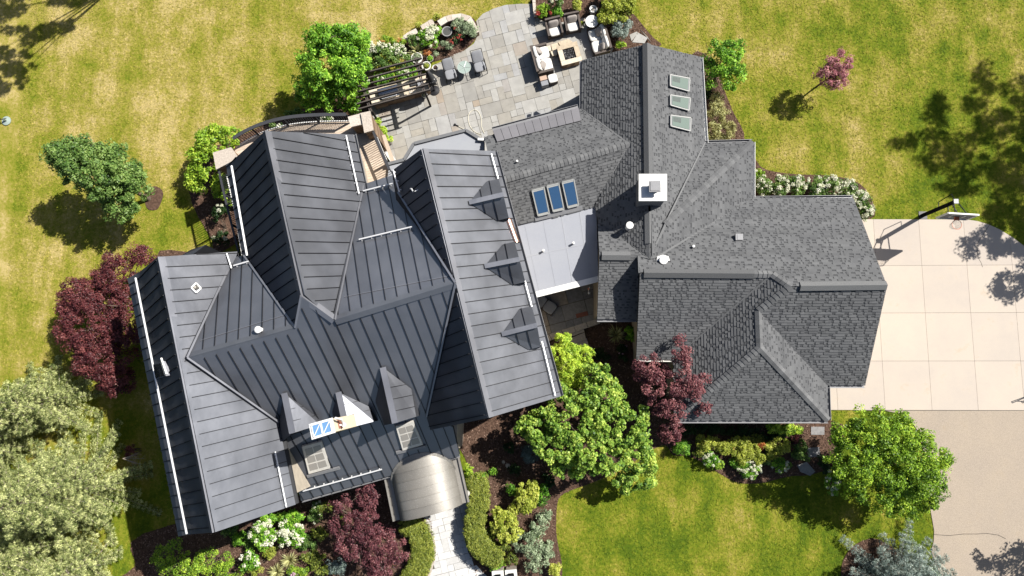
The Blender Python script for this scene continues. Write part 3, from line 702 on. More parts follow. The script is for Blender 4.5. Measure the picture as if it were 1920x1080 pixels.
# shingle house --------------------------------------------------
g2 = E
def shingle_roof(key, pts, seed=0, e=.142):
    r = random.Random(seed); pl = Plane(pts); PL[key] = pl
    under = deck('shingle_roof', pts, M['deck_under'], house, .03, .2)
    m = MB(); v_lo = min(p[1] for p in pl.poly); v_hi = max(p[1] for p in pl.poly)
    P = pl.poly; j = 0
    while v_lo+j*e < v_hi:
        v0 = v_lo+j*e; v1 = v0+e*1.02; j += 1
        st = clip(clip(P, 0, -1, -v0), 0, 1, v1)
        if len(st) >= 3:
            vm = v0+e*.5
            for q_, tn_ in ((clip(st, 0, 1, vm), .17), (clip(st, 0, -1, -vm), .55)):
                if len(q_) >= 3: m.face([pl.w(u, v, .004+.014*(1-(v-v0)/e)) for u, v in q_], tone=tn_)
            us_ = [p[0] for p in st if p[1] < v0+.01]
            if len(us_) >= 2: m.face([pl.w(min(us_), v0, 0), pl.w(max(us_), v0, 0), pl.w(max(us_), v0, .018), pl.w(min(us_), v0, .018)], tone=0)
        base = .58+.05*math.sin(j*.7+seed)
        for a, b in spans(P, 1, v0+e*.5):
            u = a-r.uniform(0, .2)
            while u < b:
                wd = r.choice((.10, .14, .18, .24, .32, .40)); gp = r.choice((.05, .08, .11, .15, .19)) if r.random() < .8 else 0
                x0, x1 = max(a, u), min(b, u+wd); u += wd+gp
                if x1-x0 < .03: continue
                tn = min(1, max(.3, r.gauss(base, .065)))
                h0, h1 = .034, .012
                A, B, C_, D_ = pl.w(x0, v0+.004, h0), pl.w(x1, v0+.004, h0), pl.w(x1, v1-.012, h1), pl.w(x0, v1-.012, h1)
                m.face([A, B, C_, D_], tone=tn); m.face([pl.w(x0, v0+.004, 0), pl.w(x1, v0+.004, 0), B, A], tone=tn*.6)
                m.face([pl.w(x1, v0+.004, 0), pl.w(x1, v1, 0), C_, B], tone=tn*.7); m.face([pl.w(x0, v1, 0), pl.w(x0, v0+.004, 0), A, D_], tone=tn*.7)
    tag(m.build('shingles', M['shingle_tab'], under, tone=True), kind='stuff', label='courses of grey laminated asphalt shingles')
    return pl
sFw = shingle_roof('Fw', [g2['F1'], g2['F3'], g2['Fg'], g2['G2'], g2['Fv'], g2['M3'], g2['FM'], g2['F2']], 1)
sFe = shingle_roof('Fe', [g2['F1'], g2['F2'], g2['Hv'], g2['Fe2'], g2['Fe1']], 2)
sHn = shingle_roof('Hn', [g2['Fe2'], g2['Hv'], g2['H2']], 3)
sHe = shingle_roof('He', [g2['H2'], g2['Hv'], g2['F2'], g2['Iv'], g2['H3']], 4)
sIn = shingle_roof('In', [g2['H3'], g2['Iv'], g2['F2'], g2['Mb'], g2['I5'], g2['I4'], g2['I3'], g2['I2'], g2['I1']], 5)
sK = shingle_roof('K', [g2['I5'], g2['K1'], g2['K2'], g2['I4']], 6)
sJw = shingle_roof('Jw', [g2['I4'], g2['K2'], g2['J0'], g2['Jb'], g2['Ja'], g2['I3']], 7)
sL = shingle_roof('L', [g2['I3'], g2['Ja'], g2['J4'], g2['L1'], g2['I2']], 8)
sJe = shingle_roof('Je', [g2['Ja'], g2['Jb'], g2['J3'], g2['J4']], 9)
sJs = shingle_roof('Js', [g2['Jb'], g2['J0'], g2['J3']], 10)
sGn = shingle_roof('Gn', [g2['G1'], g2['G3'], g2['Fg'], g2['G2']], 11)
sGs = shingle_roof('Gs', [g2['G1'], g2['G2'], g2['Fv'], g2['G4']], 12)
sMn = shingle_roof('Mn', [g2['Ma'], g2['Mb'], g2['F2'], g2['FM'], g2['M3']], 13)
sMs = shingle_roof('Ms', [g2['Ma'], g2['M5'], g2['M6'], g2['Mb']], 14)
def caps(a, b, pla, plb, w=.15, e=.20, seed=0):
    a, b = Vector(a), Vector(b); d = (b-a).normalized(); L = (b-a).length; n = int(L/e)
    if b.z < a.z: a, b = b, a; d = -d
    for k in range(n):
        p = a+d*(k*L/n); q = p+d*(L/n*1.08); m = MB(); h0, h1 = .085, .055
        for pl in (pla, plb):
            s_ = pl.n.cross(d).normalized()
            if s_.z > 0: s_ = -s_
            m.face([p+Vector((0, 0, h0)), q+Vector((0, 0, h1)), q+s_*w+pl.n*.045, p+s_*w+pl.n*.065])
            m.face([p+Vector((0, 0, h0)), p+s_*w+pl.n*.065, p+s_*w+pl.n*.02, p+Vector((0, 0, .03))])
            m.face([p+s_*w+pl.n*.065, q+s_*w+pl.n*.045, q+s_*w+pl.n*.01, p+s_*w+pl.n*.02])
        m.build('cap_shingle', M['shingle_cap'], house)
def vent_run(pla, plb, a, b, w=.20, h=.065):
    """raised ridge vent under a smooth cap"""
    a, b = Vector(a), Vector(b); d = (b-a).normalized(); a += Vector((0, 0, .035)); b += Vector((0, 0, .035)); up = Vector((0, 0, h+.03)); m = MB(); S = []
    for pl in (pla, plb):
        s_ = pl.n.cross(d).normalized()
        if s_.z > 0: s_ = -s_
        q = [a+up, b+up, b+s_*w+pl.n*h, a+s_*w+pl.n*h]; m.face(q); m.face([q[3], q[2], q[2]-pl.n*h, q[3]-pl.n*h]); S.append(q)
    for i, P in ((0, a), (1, b)): m.face([S[0][i], S[0][3-i], S[0][3-i]-Vector((0, 0, .12)), P, S[1][3-i]-Vector((0, 0, .12)), S[1][3-i]])
    o = m.build('ridge_vent', M['shingle_cap'], house); o.location = (0, 0, .0)
    e = MB(); 
    for q, pl in zip(S, (pla, plb)): e.beam(q[3]-pl.n*(h-.012), q[2]-pl.n*(h-.012), .04, .02, up=pl.n)
    e.build('vent_strip', M['black'], o); return o
lr = lambda a, b, t: Vector(a).lerp(Vector(b), t)
vent_run(sFe, sFw, g2['F1'], lr(g2['F1'], g2['F2'], .62)); vent_run(sFe, sFw, lr(g2['F1'], g2['F2'], .79), lr(g2['F1'], g2['F2'], .935)); caps(lr(g2['F1'], g2['F2'], .935), g2['F2'], sFe, sFw, .16)
vent_run(sIn, sK, lr(g2['I5'], g2['I4'], .03), lr(g2['I5'], g2['I4'], .86)); caps(lr(g2['I5'], g2['I4'], .86), g2['I4'], sIn, sK, .16)
vent_run(sIn, sL, lr(g2['I3'], g2['I2'], .10), lr(g2['I3'], g2['I2'], .995)); vent_run(sMn, sMs, lr(g2['Ma'], g2['Mb'], .06), lr(g2['Ma'], g2['Mb'], .78))
def shingle_valley(a, b, pla, w=.13):
    a, b = Vector(a), Vector(b); m = MB(); m.beam(a+Vector((0, 0, .012)), b+Vector((0, 0, .012)), w, .045, up=pla.n); m.build('valley_shingle', M['shingle_cap'], house)
for a_, b_, p_ in (('Fe2', 'Hv', sFe), ('Hv', 'F2', sFe), ('H3', 'Iv', sIn), ('Iv', 'F2', sIn), ('Fg', 'G2', sGn), ('G2', 'Fv', sGs), ('FM', 'F2', sMn), ('I4', 'K2', sK), ('Ja', 'J4', sL), ('Mb', 'I5', sIn), ('Mb', 'F2', sIn)): shingle_valley(g2[a_], g2[b_], p_)
caps(g2['I4'], g2['I3'], sIn, sJw); caps(g2['I3'], g2['Ja'], sJw, sL); caps(g2['Ja'], g2['Jb'], sJw, sJe); caps(g2['Jb'], g2['J3'], sJs, sJe); caps(g2['Jb'], g2['J0'], sJs, sJw)
caps(g2['G1'], g2['G2'], sGn, sGs); caps(g2['H2'], g2['Hv'], sHn, sHe)
E1v = Vector((1, 0, 0)); N1v = Vector((0, 1, 0))
gutter(g2['Fe1'], g2['Fe2'], E1v, 'gutter_white', .16); gutter(g2['Fe2'], g2['H2'], N1v, 'gutter'); gutter(g2['H2'], g2['H3'], E1v, 'gutter_white'); gutter(g2['H3'], g2['I1'], N1v, 'gutter')
gutter(g2['K1'], g2['K2'], -N1v, 'fascia'); gutter(g2['J0'], g2['J3'], -N1v, 'gutter'); gutter(g2['J4'], g2['L1'], -N1v, 'gutter'); gutter(g2['J4'], g2['J3'], E1v, 'gutter'); gutter(g2['F3'], g2['Fg'], -E1v, 'gutter'); gutter(g2['M5'], g2['M6'], -N1v, 'gutter')
# walls of the shingle house
block([g2['F3'], g2['F1'], g2['Fe1'], g2['Fe2'], g2['F2'], V3(g2['M3'], 4.1)], .92, .45)
block([V3(g2['Fe2'], 3.0), g2['H2'], g2['H3'], V3(g2['Iv'], 3.4)], .94, .2, mat='wall')
block([g2['I5'], V3(g2['K1'], 3.1), g2['K2'], V3(g2['J0'], 3.1), g2['J3'], V3(g2['J4'], 3.1), g2['L1'], g2['I2'], g2['I1'], V3(g2['H3'], 3.0), V3(g2['Iv'], 4.6)], .95, .35, mat='wall')
block([g2['G3'], V3(g2['Fg'], 3.4), V3(g2['Fv'], 3.7), g2['G4']], .95, .3)
block([V3(g2['M3'], 4.0), g2['Ma'], g2['M5'], g2['M6'], g2['Mb'], V3(g2['FM'], 4.3)], .9, .4)
# flat roofs
def flat_roof(name, px, z, mat, edge, lip=.06, wid=.16, thick=.35, slope=None):
    P = [at(x, y, z) for x, y in px]
    if area([(p.x, p.y) for p in P]) < 0: P = P[::-1]
    m = MB(); m.prism([p[:2] for p in P], z-thick, z); o = m.build(name, M[mat], house)
    if edge:
        e = MB(); n = len(P)
        for i in edge:
            a, b = P[i % n], P[(i+1) % n]; e.beam(a+Vector((0, 0, lip/2)), b+Vector((0, 0, lip/2)), wid, lip)
        e.build('roof_edge', M['membrane_edge'] if mat == 'membrane_bay' else M['gutter_white'], o)
    return o
fr = flat_roof('flat_roof', [(935, 425), (1118, 384), (1122, 523), (1003, 553), (960, 560)], 3.74, 'membrane', [])
for k in range(4):   # lapped membrane seams
    m = MB(); a, b = at(985+k*34, 424-k*9, 3.745), at(1012+k*31, 548-k*8, 3.745); m.beam(a, b, .05, .008); m.build('lap_seam', M['membrane'], fr)
m = MB(); m.beam(at(960, 487, 3.748), at(1121, 452, 3.748), .05, .008); m.build('lap_seam', M['membrane'], fr)
P4 = [at(1003, 553, 3.72), at(1122, 523, 3.72)]; m = MB(); m.beam(P4[0], P4[1], .28, .10); m.build('gutter', M['gutter_white'], house)
m = MB(); pts = [(1010, 556, 4.0), (1120, 524, 4.0), (1120, 400, 4.0), (960, 440, 4.0)]; block([at(*p) for p in [(985, 545, 3.7), (1118, 512, 3.7), (1118, 400, 3.7), (960, 440, 3.7)]], .97, .2)
bay = flat_roof('bay_roof', [(725, 346), (730, 306), (757, 298), (775, 268), (874, 242.5), (901, 259), (908, 263), (908, 300), (900, 350), (760, 360)], 3.25, 'membrane_bay', None)
e = MB(); bp = [at(x, y, 3.3) for x, y in [(726, 308), (757.5, 300), (776, 269.5), (873.5, 244.5), (902, 262)]]
for a, b in zip(bp[:-1], bp[1:]): e.beam(a, b, .15, .14)
e.build('roof_edge', M['membrane_edge'], bay)
m = MB(); m.beam(at(896, 261, 3.4), at(911, 262, 3.4), .12, .1); m.build('gutter', M['gutter_white'], house)
block([at(x, y, 3.2) for x, y in [(735, 330), (765, 300), (782, 275), (872, 250), (898, 266), (900, 330), (780, 360)]], .97, .2)
# low metal pan over the shingles on the patio side
Q = [sGn.hit(932, 266, .06), sGn.hit(1090, 226, .06), at(1085, 202, 3.46), at(924, 245, 3.46)]
pan = MB(); pan.hexa([Q[3]-Vector((0, 0, .08)), Q[2]-Vector((0, 0, .08)), Q[1]-Vector((0, 0, .08)), Q[0]-Vector((0, 0, .08)), Q[3], Q[2], Q[1], Q[0]]); pan_o = pan.build('porch_roof', M['deck_under'], house)
plP = Plane([Q[0], Q[1], Q[2], Q[3]])
for k in range(11):
    t0, t1 = k/11, (k+1)/11; a, b, c_, d_ = Q[3].lerp(Q[2], t0+.003), Q[3].lerp(Q[2], t1-.003), Q[0].lerp(Q[1], t1-.003), Q[0].lerp(Q[1], t0+.003); up = Vector((0, 0, .025))
    m = MB(); m.hexa([a, b, c_, d_, a+up, b+up, c_+up, d_+up]); m.beam(a+up*1.2, d_+up*1.2, .02, .02); m.build('roof_panel', M['pan'], pan_o)
gutter(Q[3], Q[2], no, 'gutter', .18)
# small hipped turret roof behind the west wing
tp = [at(x, y, 5.3) for x, y in [(335, 482), (358, 468), (405, 470), (440, 486), (330, 500)]]; ap = at(386, 459, 6.4)
m = MB()
for i in range(len(tp)): m.face([tp[i], tp[(i+1) % len(tp)], ap])
m.build('turret_roof', M['metal'], house); block([Vector(p) for p in tp], .9, .1)
# ---------------- east eave dormers
def dormer_east(apx, nv, nf, rf, sf, sv):
    A = plDe.hit(*apx); N0 = plDe.hit(*nv); S0 = plDe.hit(*sv); z = (N0.z+S0.z)/2
    F = at(*rf, A.z); NF = at(*nf, z); SF = at(*sf, z); d = MB()
    up = Vector((0, 0, .10)); A, F, NF, SF, N0, S0 = [p+up for p in (A, F, NF, SF, N0, S0)]
    c = sum((A, F, NF, SF), Vector())/4
    d.face([N0, NF, F, A]); d.face([A, F, SF, S0]); dn = Vector((0, 0, -.07))
    for a, b in ((NF, F), (F, SF), (N0, NF), (SF, S0)): d.face([a, b, b+dn, a+dn])
    o = d.build('dormer', M['metal'], house)
    n1 = Plane([A, F, NF, N0]); n2 = Plane([A, F, SF, S0])
    for pl in (n1, n2):
        us_ = [p[0] for p in pl.poly]; L_ = max(us_)-min(us_); uF = pl.uv(F)[0]; sg = 1 if uF > (max(us_)+min(us_))/2 else -1
        for dd in (.46, .92):
            for v0, v1 in spans(pl.poly, 0, uF-sg*dd):
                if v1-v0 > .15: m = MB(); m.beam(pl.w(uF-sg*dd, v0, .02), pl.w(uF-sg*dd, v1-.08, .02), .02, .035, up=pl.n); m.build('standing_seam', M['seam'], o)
    m = MB(); m.beam(A+Vector((0, 0, .03)), F+Vector((0, 0, .03)), .2, .04); m.build('ridge_trim', M['metal'], o)
    for q in (NF, SF): pass
    i1 = F.lerp(A, .10); w1 = NF.lerp(N0, .12); w2 = SF.lerp(S0, .12); m = MB(); b1, b2 = V3(w1, A.z-2.3), V3(w2, A.z-2.3); m.face([b1, b2, w2+dn, i1+dn*2, w1+dn]); m.build('dormer_face', M['fascia'], o)
    for pnt, q in ((N0, NF), (SF, S0)):
        m = MB(); a, b = pnt+dn, q+dn; m.face([a, b, V3(b, b.z-1.4), V3(a, a.z-1.4)]); m.build('dormer_cheek', M['metal'], o)
dormer_east((880, 381), (913, 341), (935, 337), (944, 366), (954, 409), (932, 415))
dormer_east((909, 500), (943, 459), (965, 454), (974, 487), (985, 529), (961, 535))
dormer_east((941, 627), (975, 579), (997, 575), (1007, 610), (1014, 650), (991, 656))
# copper apron between the first two of them
m = MB(); a, b = plDe.hit(953, 412, .03), plDe.hit(969, 455, .03); s_ = plDe.u
for k in range(8):
    t0, t1 = math.pi*k/8, math.pi*(k+1)/8
    f = lambda p, t: p-plDe.v*(math.cos(t)*.17)+plDe.n*(math.sin(t)*.13)
    m.face([f(a, t0), f(b, t0), f(b, t1), f(a, t1)])
m.build('copper_apron', M['copper'], house, smooth=True, merge=True)
# ---------------- street-side dormers with rooflights below
def dormer_south(apx, wv, ev, wf, ef, rf, seam=True):
    A = plS.hit(*apx); W0 = plS.hit(*wv); E0 = plS.hit(*ev); F = at(*rf, A.z-.02); z = (W0.z+E0.z)/2; WF = at(*wf, z); EF = at(*ef, z)
    up = Vector((0, 0, .1)); A, W0, E0, F, WF, EF = [p+up for p in (A, W0, E0, F, WF, EF)]; d = MB(); dn = Vector((0, 0, -.08))
    d.face([A, W0, WF, F]); d.face([A, F, EF, E0])
    for a, b in ((WF, F), (F, EF), (W0, WF), (EF, E0)): d.face([a, b, b+dn, a+dn])
    o = d.build('dormer', M['metal'], house)
    m = MB(); m.beam(A+Vector((0, 0, .03)), F+Vector((0, 0, .03)), .26, .03); m.build('ridge_trim', M['metal_trim'], o)
    pl = Plane([A, F, EF, E0]); uF = pl.uv(F)[0]; us_ = [p[0] for p in pl.poly]; sg = 1 if uF > (max(us_)+min(us_))/2 else -1
    for dd in (.5, 1.0, 1.5):
        for v0, v1 in spans(pl.poly, 0, uF-sg*dd):
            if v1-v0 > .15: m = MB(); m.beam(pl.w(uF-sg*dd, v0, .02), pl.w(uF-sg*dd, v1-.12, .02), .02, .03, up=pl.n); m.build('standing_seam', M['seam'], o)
    w1, w2 = WF.lerp(W0, .15), EF.lerp(E0, .15); m = MB(); m.face([V3(w1, z-1.0), V3(w2, z-1.0), w2+dn, F.lerp(A, .1)+dn*2, w1+dn]); m.build('dormer_face', M['metal'], o)
    for a, b in ((WF, W0), (E0, EF)):
        m = MB(); m.face([a+dn, b+dn, V3(b, b.z-1.3), V3(a, a.z-1.3)]); m.build('dormer_cheek', M['metal'], o)
    return o
dormer_south((535, 737), (525, 786), (592, 779), (530, 828), (601, 796), (550, 812))
dormer_south((636, 735), (624, 772), (693, 762), (632, 812), (703, 790), (651, 803))
dormer_south((719, 689), (705, 753), (772, 729), (721, 797), (781, 781), (742, 793))
def rooflight(quad, sill, name='rooflight'):
    P = [plS.hit(x, y, .14) for x, y in quad]; dn = plS.n*.16; m = MB(); n = plS.n
    fr_ = MB(); fr_.hexa([p-dn for p in P]+P); o = fr_.build(name, M['muntin'], house)
    ins = [P[0].lerp(P[2], .08), P[1].lerp(P[3], .08), P[2].lerp(P[0], .08), P[3].lerp(P[1], .08)]; k_ = 0
    for i in range(2):
        for j in range(3):
            a0, a1, b0, b1 = i/2+.03, (i+1)/2-.03, j/3+.03, (j+1)/3-.03
            f = lambda s_, t: ins[0].lerp(ins[1], s_).lerp(ins[3].lerp(ins[2], s_), t)
            q = [f(a0, b0), f(a1, b0), f(a1, b1), f(a0, b1)]; m = MB(); m.hexa([p for p in q]+[p+n*.012 for p in q]); m.build('pane', M['window_pane'], o)
    a, b = plS.hit(*sill[0], .07), plS.hit(*sill[1], .07); m = MB(); m.beam(a, b, .14, .10, up=n); m.build('sill', M['gutter'], o)
rooflight([(566, 838), (603, 828), (619, 878), (579, 889)], ((576, 893), (637, 877)))
rooflight([(742, 800), (775, 791), (793, 834), (755, 845)], ((743, 849), (798, 836)))
# ---------------- skylights on the shingles
def skylight(pl, quad, pane, side, lift=.14):
    P = [pl.hit(x, y, lift) for x, y in quad]
    if (P[1]-P[0]).cross(P[2]-P[1]).dot(pl.n) < 0: P = P[::-1]
    m = MB(); m.hexa([p-pl.n*lift for p in P]+P); o = m.build('skylight', M[side], house)
    c = sum(P, Vector())/4; I = [p.lerp(c, .16) for p in P]
    m = MB(); m.hexa(I+[p+pl.n*.012 for p in I]); m.build('pane', M[pane], o)
    f = MB()
    for i in range(4): f.beam(P[i], P[(i+1) % 4], .05, .03, up=pl.n)
    f.build('frame', M['frame_grey'], o)
    return o, I
for q in ([(1256.5, 140), (1293.5, 147), (1292, 171), (1256.5, 161)], [(1257, 178), (1294.5, 184), (1292, 207), (1257, 197)], [(1257.5, 216), (1295.5, 221), (1294.5, 245.5), (1257.5, 236)]):
    o, I = skylight(sFe, q, 'sky_green', 'gutter')
    lo = sorted(I, key=lambda p: p.z)
    m = MB(); a, b, c_, d_ = I; n_ = sFe.n*.014
    f = lambda s_, t: a.lerp(b, s_).lerp(d_.lerp(c_, s_), t)
    m.face([p+n_ for p in (f(.05, .45), f(.5, .45), f(.5, .95), f(.05, .95))]); m.build('dark_patch', M['pane_patch'], o)
for q in ([(997.5, 357), (1020, 351), (1030, 400), (1009, 405)], [(1025.5, 349), (1047.5, 343.5), (1057.5, 392.5), (1037.5, 397)], [(1054, 341.5), (1076, 336), (1085, 385), (1065, 390)]):
    skylight(sGs, q, 'sky_blue', 'frame_grey')
m = MB(); a, b = sGs.hit(1003, 411, .03), sGs.hit(1092, 389, .03); m.beam(a, b, .22, .03, up=sGs.n); m.build('skylight_flashing', M['gutter'], house)
# ---------------- chimneys
def tower(px, zt, zb, name, mat):
    T = [at(x, y, zt) for x, y in px]
    if area([(p.x, p.y) for p in T]) < 0: T = T[::-1]
    m = MB(); m.prism([p[:2] for p in T], zb, zt); return m.build(name, M[mat], house), T
c1, T = tower([(1200, 330), (1247, 330), (1247, 375), (1200, 375)], 6.4, 3.8, 'chimney', 'gutter')
m = MB(); cc = sum(T, Vector())/4; m.prism([(cc+(p-cc)*1.12)[:2] for p in T], 6.4, 6.51); m.build('chimney_cap', M['white'], c1)
m = MB(); f0 = at(1227, 351, 6.75); m.box((f0.x, f0.y, 6.66), (.34, .34, .32)); m.build('flue', M['zinc'], c1)
m = MB(); m.box((f0.x, f0.y, 6.85), (.50, .50, .09)); m.box((f0.x, f0.y, 6.905), (.40, .40, .03)); m.build('flue_cap', M['gutter'], c1)
zt = 10.4
c2, T = tower([(583, 796), (622, 785), (627, 810), (588, 822)], zt, 4.6, 'chimney', 'cream')
cc = sum(T, Vector())/4
m = MB(); m.prism([(cc+(p-cc)*1.12)[:2] for p in T], zt, zt+.09); m.build('chimney_cap', M['white'], c2)
gl = [cc+(p-cc)*.95 for p in T]
for k in range(2):
    t0, t1 = (.04, .48) if k == 0 else (.52, .96)
    # two glazed hatches on top with crossed bars
    A_, B_, C_, D_ = [Vector((p.x, p.y, zt+.11)) for p in gl]
    f = lambda s_, t: A_.lerp(B_, s_).lerp(D_.lerp(C_, s_), t)
    q = [f(t0, .05), f(t1, .05), f(t1, .95), f(t0, .95)]; m = MB(); m.hexa([p-Vector((0, 0, .02)) for p in q]+q); o = m.build('chimney_screen', M['sky_glazing'], c2)
    m = MB(); m.beam(q[0]+Vector((0, 0, .015)), q[2]+Vector((0, 0, .015)), .03, .02)
    for i in range(4): m.beam(q[i]+Vector((0, 0, .012)), q[(i+1) % 4]+Vector((0, 0, .012)), .04, .02)
    m.build('screen_bar', M['white'], o)
# vent box, flue elbow and brick patch on the chimney's east face
base_e = at(640, 797, 9.3)
m = MB(); q = [T[i] for i in range(4)]
ex_side = max(range(4), key=lambda i: ((T[i]+T[(i+1) % 4])/2).x); ea, eb = T[ex_side], T[(ex_side+1) % 4]; en = Vector((eb.y-ea.y, -(eb.x-ea.x), 0)).normalized(); em = (ea+eb)/2
if en.x < 0: en = -en
m.box(V3(em+en*.02, zt-.95), (.05, .34, .55), math.atan2(en.y, en.x)); m.build('brick_patch', M['brick_red'], c2)
m = MB(); m.tube([V3(em+en*.05+Vector((0, -.05, 0)), zt-.75), V3(em+en*.2+Vector((0, -.05, 0)), zt-.75), V3(em+en*.2+Vector((0, .15, 0)), zt-.45), V3(em+en*.12+Vector((0, .25, 0)), zt+.1)], .045, 8)
m.lathe(V3(em+en*.2+Vector((0, -.08, 0)), zt-.85), [(.05, -.05), (.09, 0), (.09, .06), (.03, .09)], 12); m.build('vent_pipe', M['white'], c2)
# ---------------- roof vents
def vent(pl, px, r, h, mat='white', name='roof_vent', cap=True, flash=None):
    p = pl.hit(*px); m = MB(); m.lathe(p-Vector((0, 0, .15)), [(r*.8, 0), (r*.8, h+.1), (r, h+.11), (r, h+.17), (r*.55, h+.2)] if cap else [(r, 0), (r, h+.15), (r*.7, h+.15)], 16)
    o = m.build(name, M[mat], house); smooth_by_angle(o)
    if flash:
        m = MB(); q = p+pl.n*.02; m.prism([(0, 0)]*0 or [(q.x-flash, q.y-.02), (q.x+flash, q.y-.02), (q.x+flash*.85, q.y+.18), (q.x, q.y+.26), (q.x-flash*.85, q.y+.18)], q.z, q.z+.04); m.build('vent_flashing', M[mat], o)
vent(sIn, (1243, 489), .19, .18, flash=.30); vent(sFw, (1178, 427), .17, .55); vent(sIn, (1299, 463), .06, .22, cap=False); vent(sGn, (970, 304), .05, .22, cap=False)
vent(plBn, (489, 619), .14, .3); 
for px in ((1019, 471), (1075, 457)):
    p = at(*px, 3.74); m = MB(); m.lathe(p, [(.05, 0), (.05, .2), (.06, .2), (.06, .24), (.03, .25)], 10); m.build('roof_vent', M['white'], house)
p = sIn.hit(1384, 446); m = MB(); m.box(p+Vector((0, 0, .12)), (.34, .30, .2)); m.box(p+Vector((.03, 0, .225)), (.26, .26, .02)); m.build('roof_vent', M['gutter'], house)
m = MB(); P = [plAe.hit(x, y, .1) for x, y in [(367, 531), (376, 541), (367, 549), (358, 540)]]
for i in range(4): m.beam(P[i], P[(i+1) % 4], .06, .1, up=plAe.n)
o = m.build('vent_frame', M['white'], house); m = MB(); m.lathe(plAe.hit(367, 540)-Vector((0, 0, .1)), [(.09, 0), (.09, .28), (.05, .31)], 12); m.build('roof_vent', M['zinc'], o)
p = plDw.hit(775, 360, .05); m = MB(); m.tube([p-Vector((0, 0, .1)), p+Vector((0, 0, .22)), p+Vector((-.03, .07, .28)), p+Vector((-.08, .08, .22))], .035, 8); m.box(plDw.hit(783, 356, .05), (.28, .03, .02), .5); m.build('vent_pipe', M['bar'], house)
# bracketed hatch on the outer west slope
P = [plAw.hit(x, y, .22) for x, y in [(286, 683), (303, 678), (311, 705), (291, 712)]]
m = MB(); m.hexa([p-plAw.n*.2 for p in P]+P); o = m.build('roof_hatch', M['metal_trim'], house); c = sum(P, Vector())/4
m = MB(); I = [p.lerp(c, .14) for p in P]; m.hexa(I+[p+plAw.n*.015 for p in I]); m.build('pane', M['steel'], o)
m = MB(); m.beam(plAw.hit(302, 672, .3), plAw.hit(312, 702, .3), .09, .07, up=plAw.n); m.build('bracket', M['white'], o)
# ---------------- barrel-vaulted porch roof
def porch():
    o3 = at(797, 925, 3.0); x_ax = eo; y_ax = no
    ext = [at(x, y, 3.0) for x, y in [(721, 889), (739, 977), (879, 941), (859, 853)]]
    WL = (ext[0], ext[1]); ER = (ext[3], ext[2]); fl = .34; N = 18
    def pt(s_, t, h=0): a = WL[0].lerp(ER[0], s_); b = WL[1].lerp(ER[1], s_); return a.lerp(b, t)+Vector((0, 0, h))
    def hh(s_):
        x = (s_-.5)/(.5-.085); return 1.05*math.sqrt(max(0, 1-x*x)) if abs(x) < 1 else 0
    root = MB(); root.hexa([pt(0, -.1, -.16), pt(0, 1, -.16), pt(1, 1, -.16), pt(1, -.1, -.16), pt(0, -.1, -.04), pt(0, 1, -.04), pt(1, 1, -.04), pt(1, -.1, -.04)]); ro = root.build('porch_roof', M['fascia'], house)
    for a, b in ((0, .09), (.91, 1)):
        m = MB(); m.hexa([pt(a, -.05, -.03), pt(a, 1, -.03), pt(b, 1, -.03), pt(b, -.05, -.03), pt(a, -.05, .01), pt(a, 1, .01), pt(b, 1, .01), pt(b, -.05, .01)]); m.build('roof_flange', M['zinc'], ro)
        m = MB(); e_ = 0 if a == 0 else 1; m.beam(pt(e_, -.05, .05), pt(e_, 1, .05), .09, .12); m.build('gutter', M['zinc'], ro)
    ss = [.085+(.83)*(.5-.5*math.cos(math.pi*k/N)) for k in range(N+1)]; rows = 8
    for j in range(rows):
        t0, t1 = 1-(j+1)/rows*1.55, 1-j/rows*1.55; m = MB()
        for k in range(N): m.face([pt(ss[k], t0+.004, hh(ss[k])), pt(ss[k], t1, hh(ss[k])+.012), pt(ss[k+1], t1, hh(ss[k+1])+.012), pt(ss[k+1], t0+.004, hh(ss[k+1]))])
        m.build('roof_panel', M['zinc'], ro, smooth=True, merge=True)
        m = MB(); prev = None
        for k in range(0, N+1): 
            c_ = pt(ss[k], t1, hh(ss[k])+.02)
            if prev is not None: m.beam(prev, c_, .02, .03)
            prev = c_
        m.build('standing_seam', M['zinc'], ro)
    m = MB(); m.face([pt(s_, .985, hh(s_)) for s_ in ss]+[pt(.915, .985, -.03), pt(.085, .985, -.03)]); m.build('porch_arch', M['fascia'], ro)
    m = MB(); prev = None
    for s_ in ss:
        p = pt(s_, .0, hh(s_)); c0 = p; d_ = (WL[0]-WL[1]).normalized()
        o_, dd = c0, d_; t = (plS.c+plS.n*.05-o_).dot(plS.n)/dd.dot(plS.n); q = o_+dd*t+Vector((0, 0, .03))
        if prev is not None: m.beam(prev, q, .12, .03, up=(0, 0, 1))
        prev = q
    m.build('flashing', M['zinc'], ro)
    for s_, t in ((.06, .93), (.94, .93)):
        p = pt(s_, t); m = MB(); m.lathe((p.x, p.y, 0), [(.18, 0), (.18, .2), (.13, .22), (.11, 2.7), (.16, 2.78), (.16, 2.9)], 14); m.build('porch_column', M['fascia'], ro)
    m = MB(); q = [pt(.93, .12, .02), pt(.93, .42, .02), pt(.955, .36, .02), pt(.955, .10, .02)]
porch()
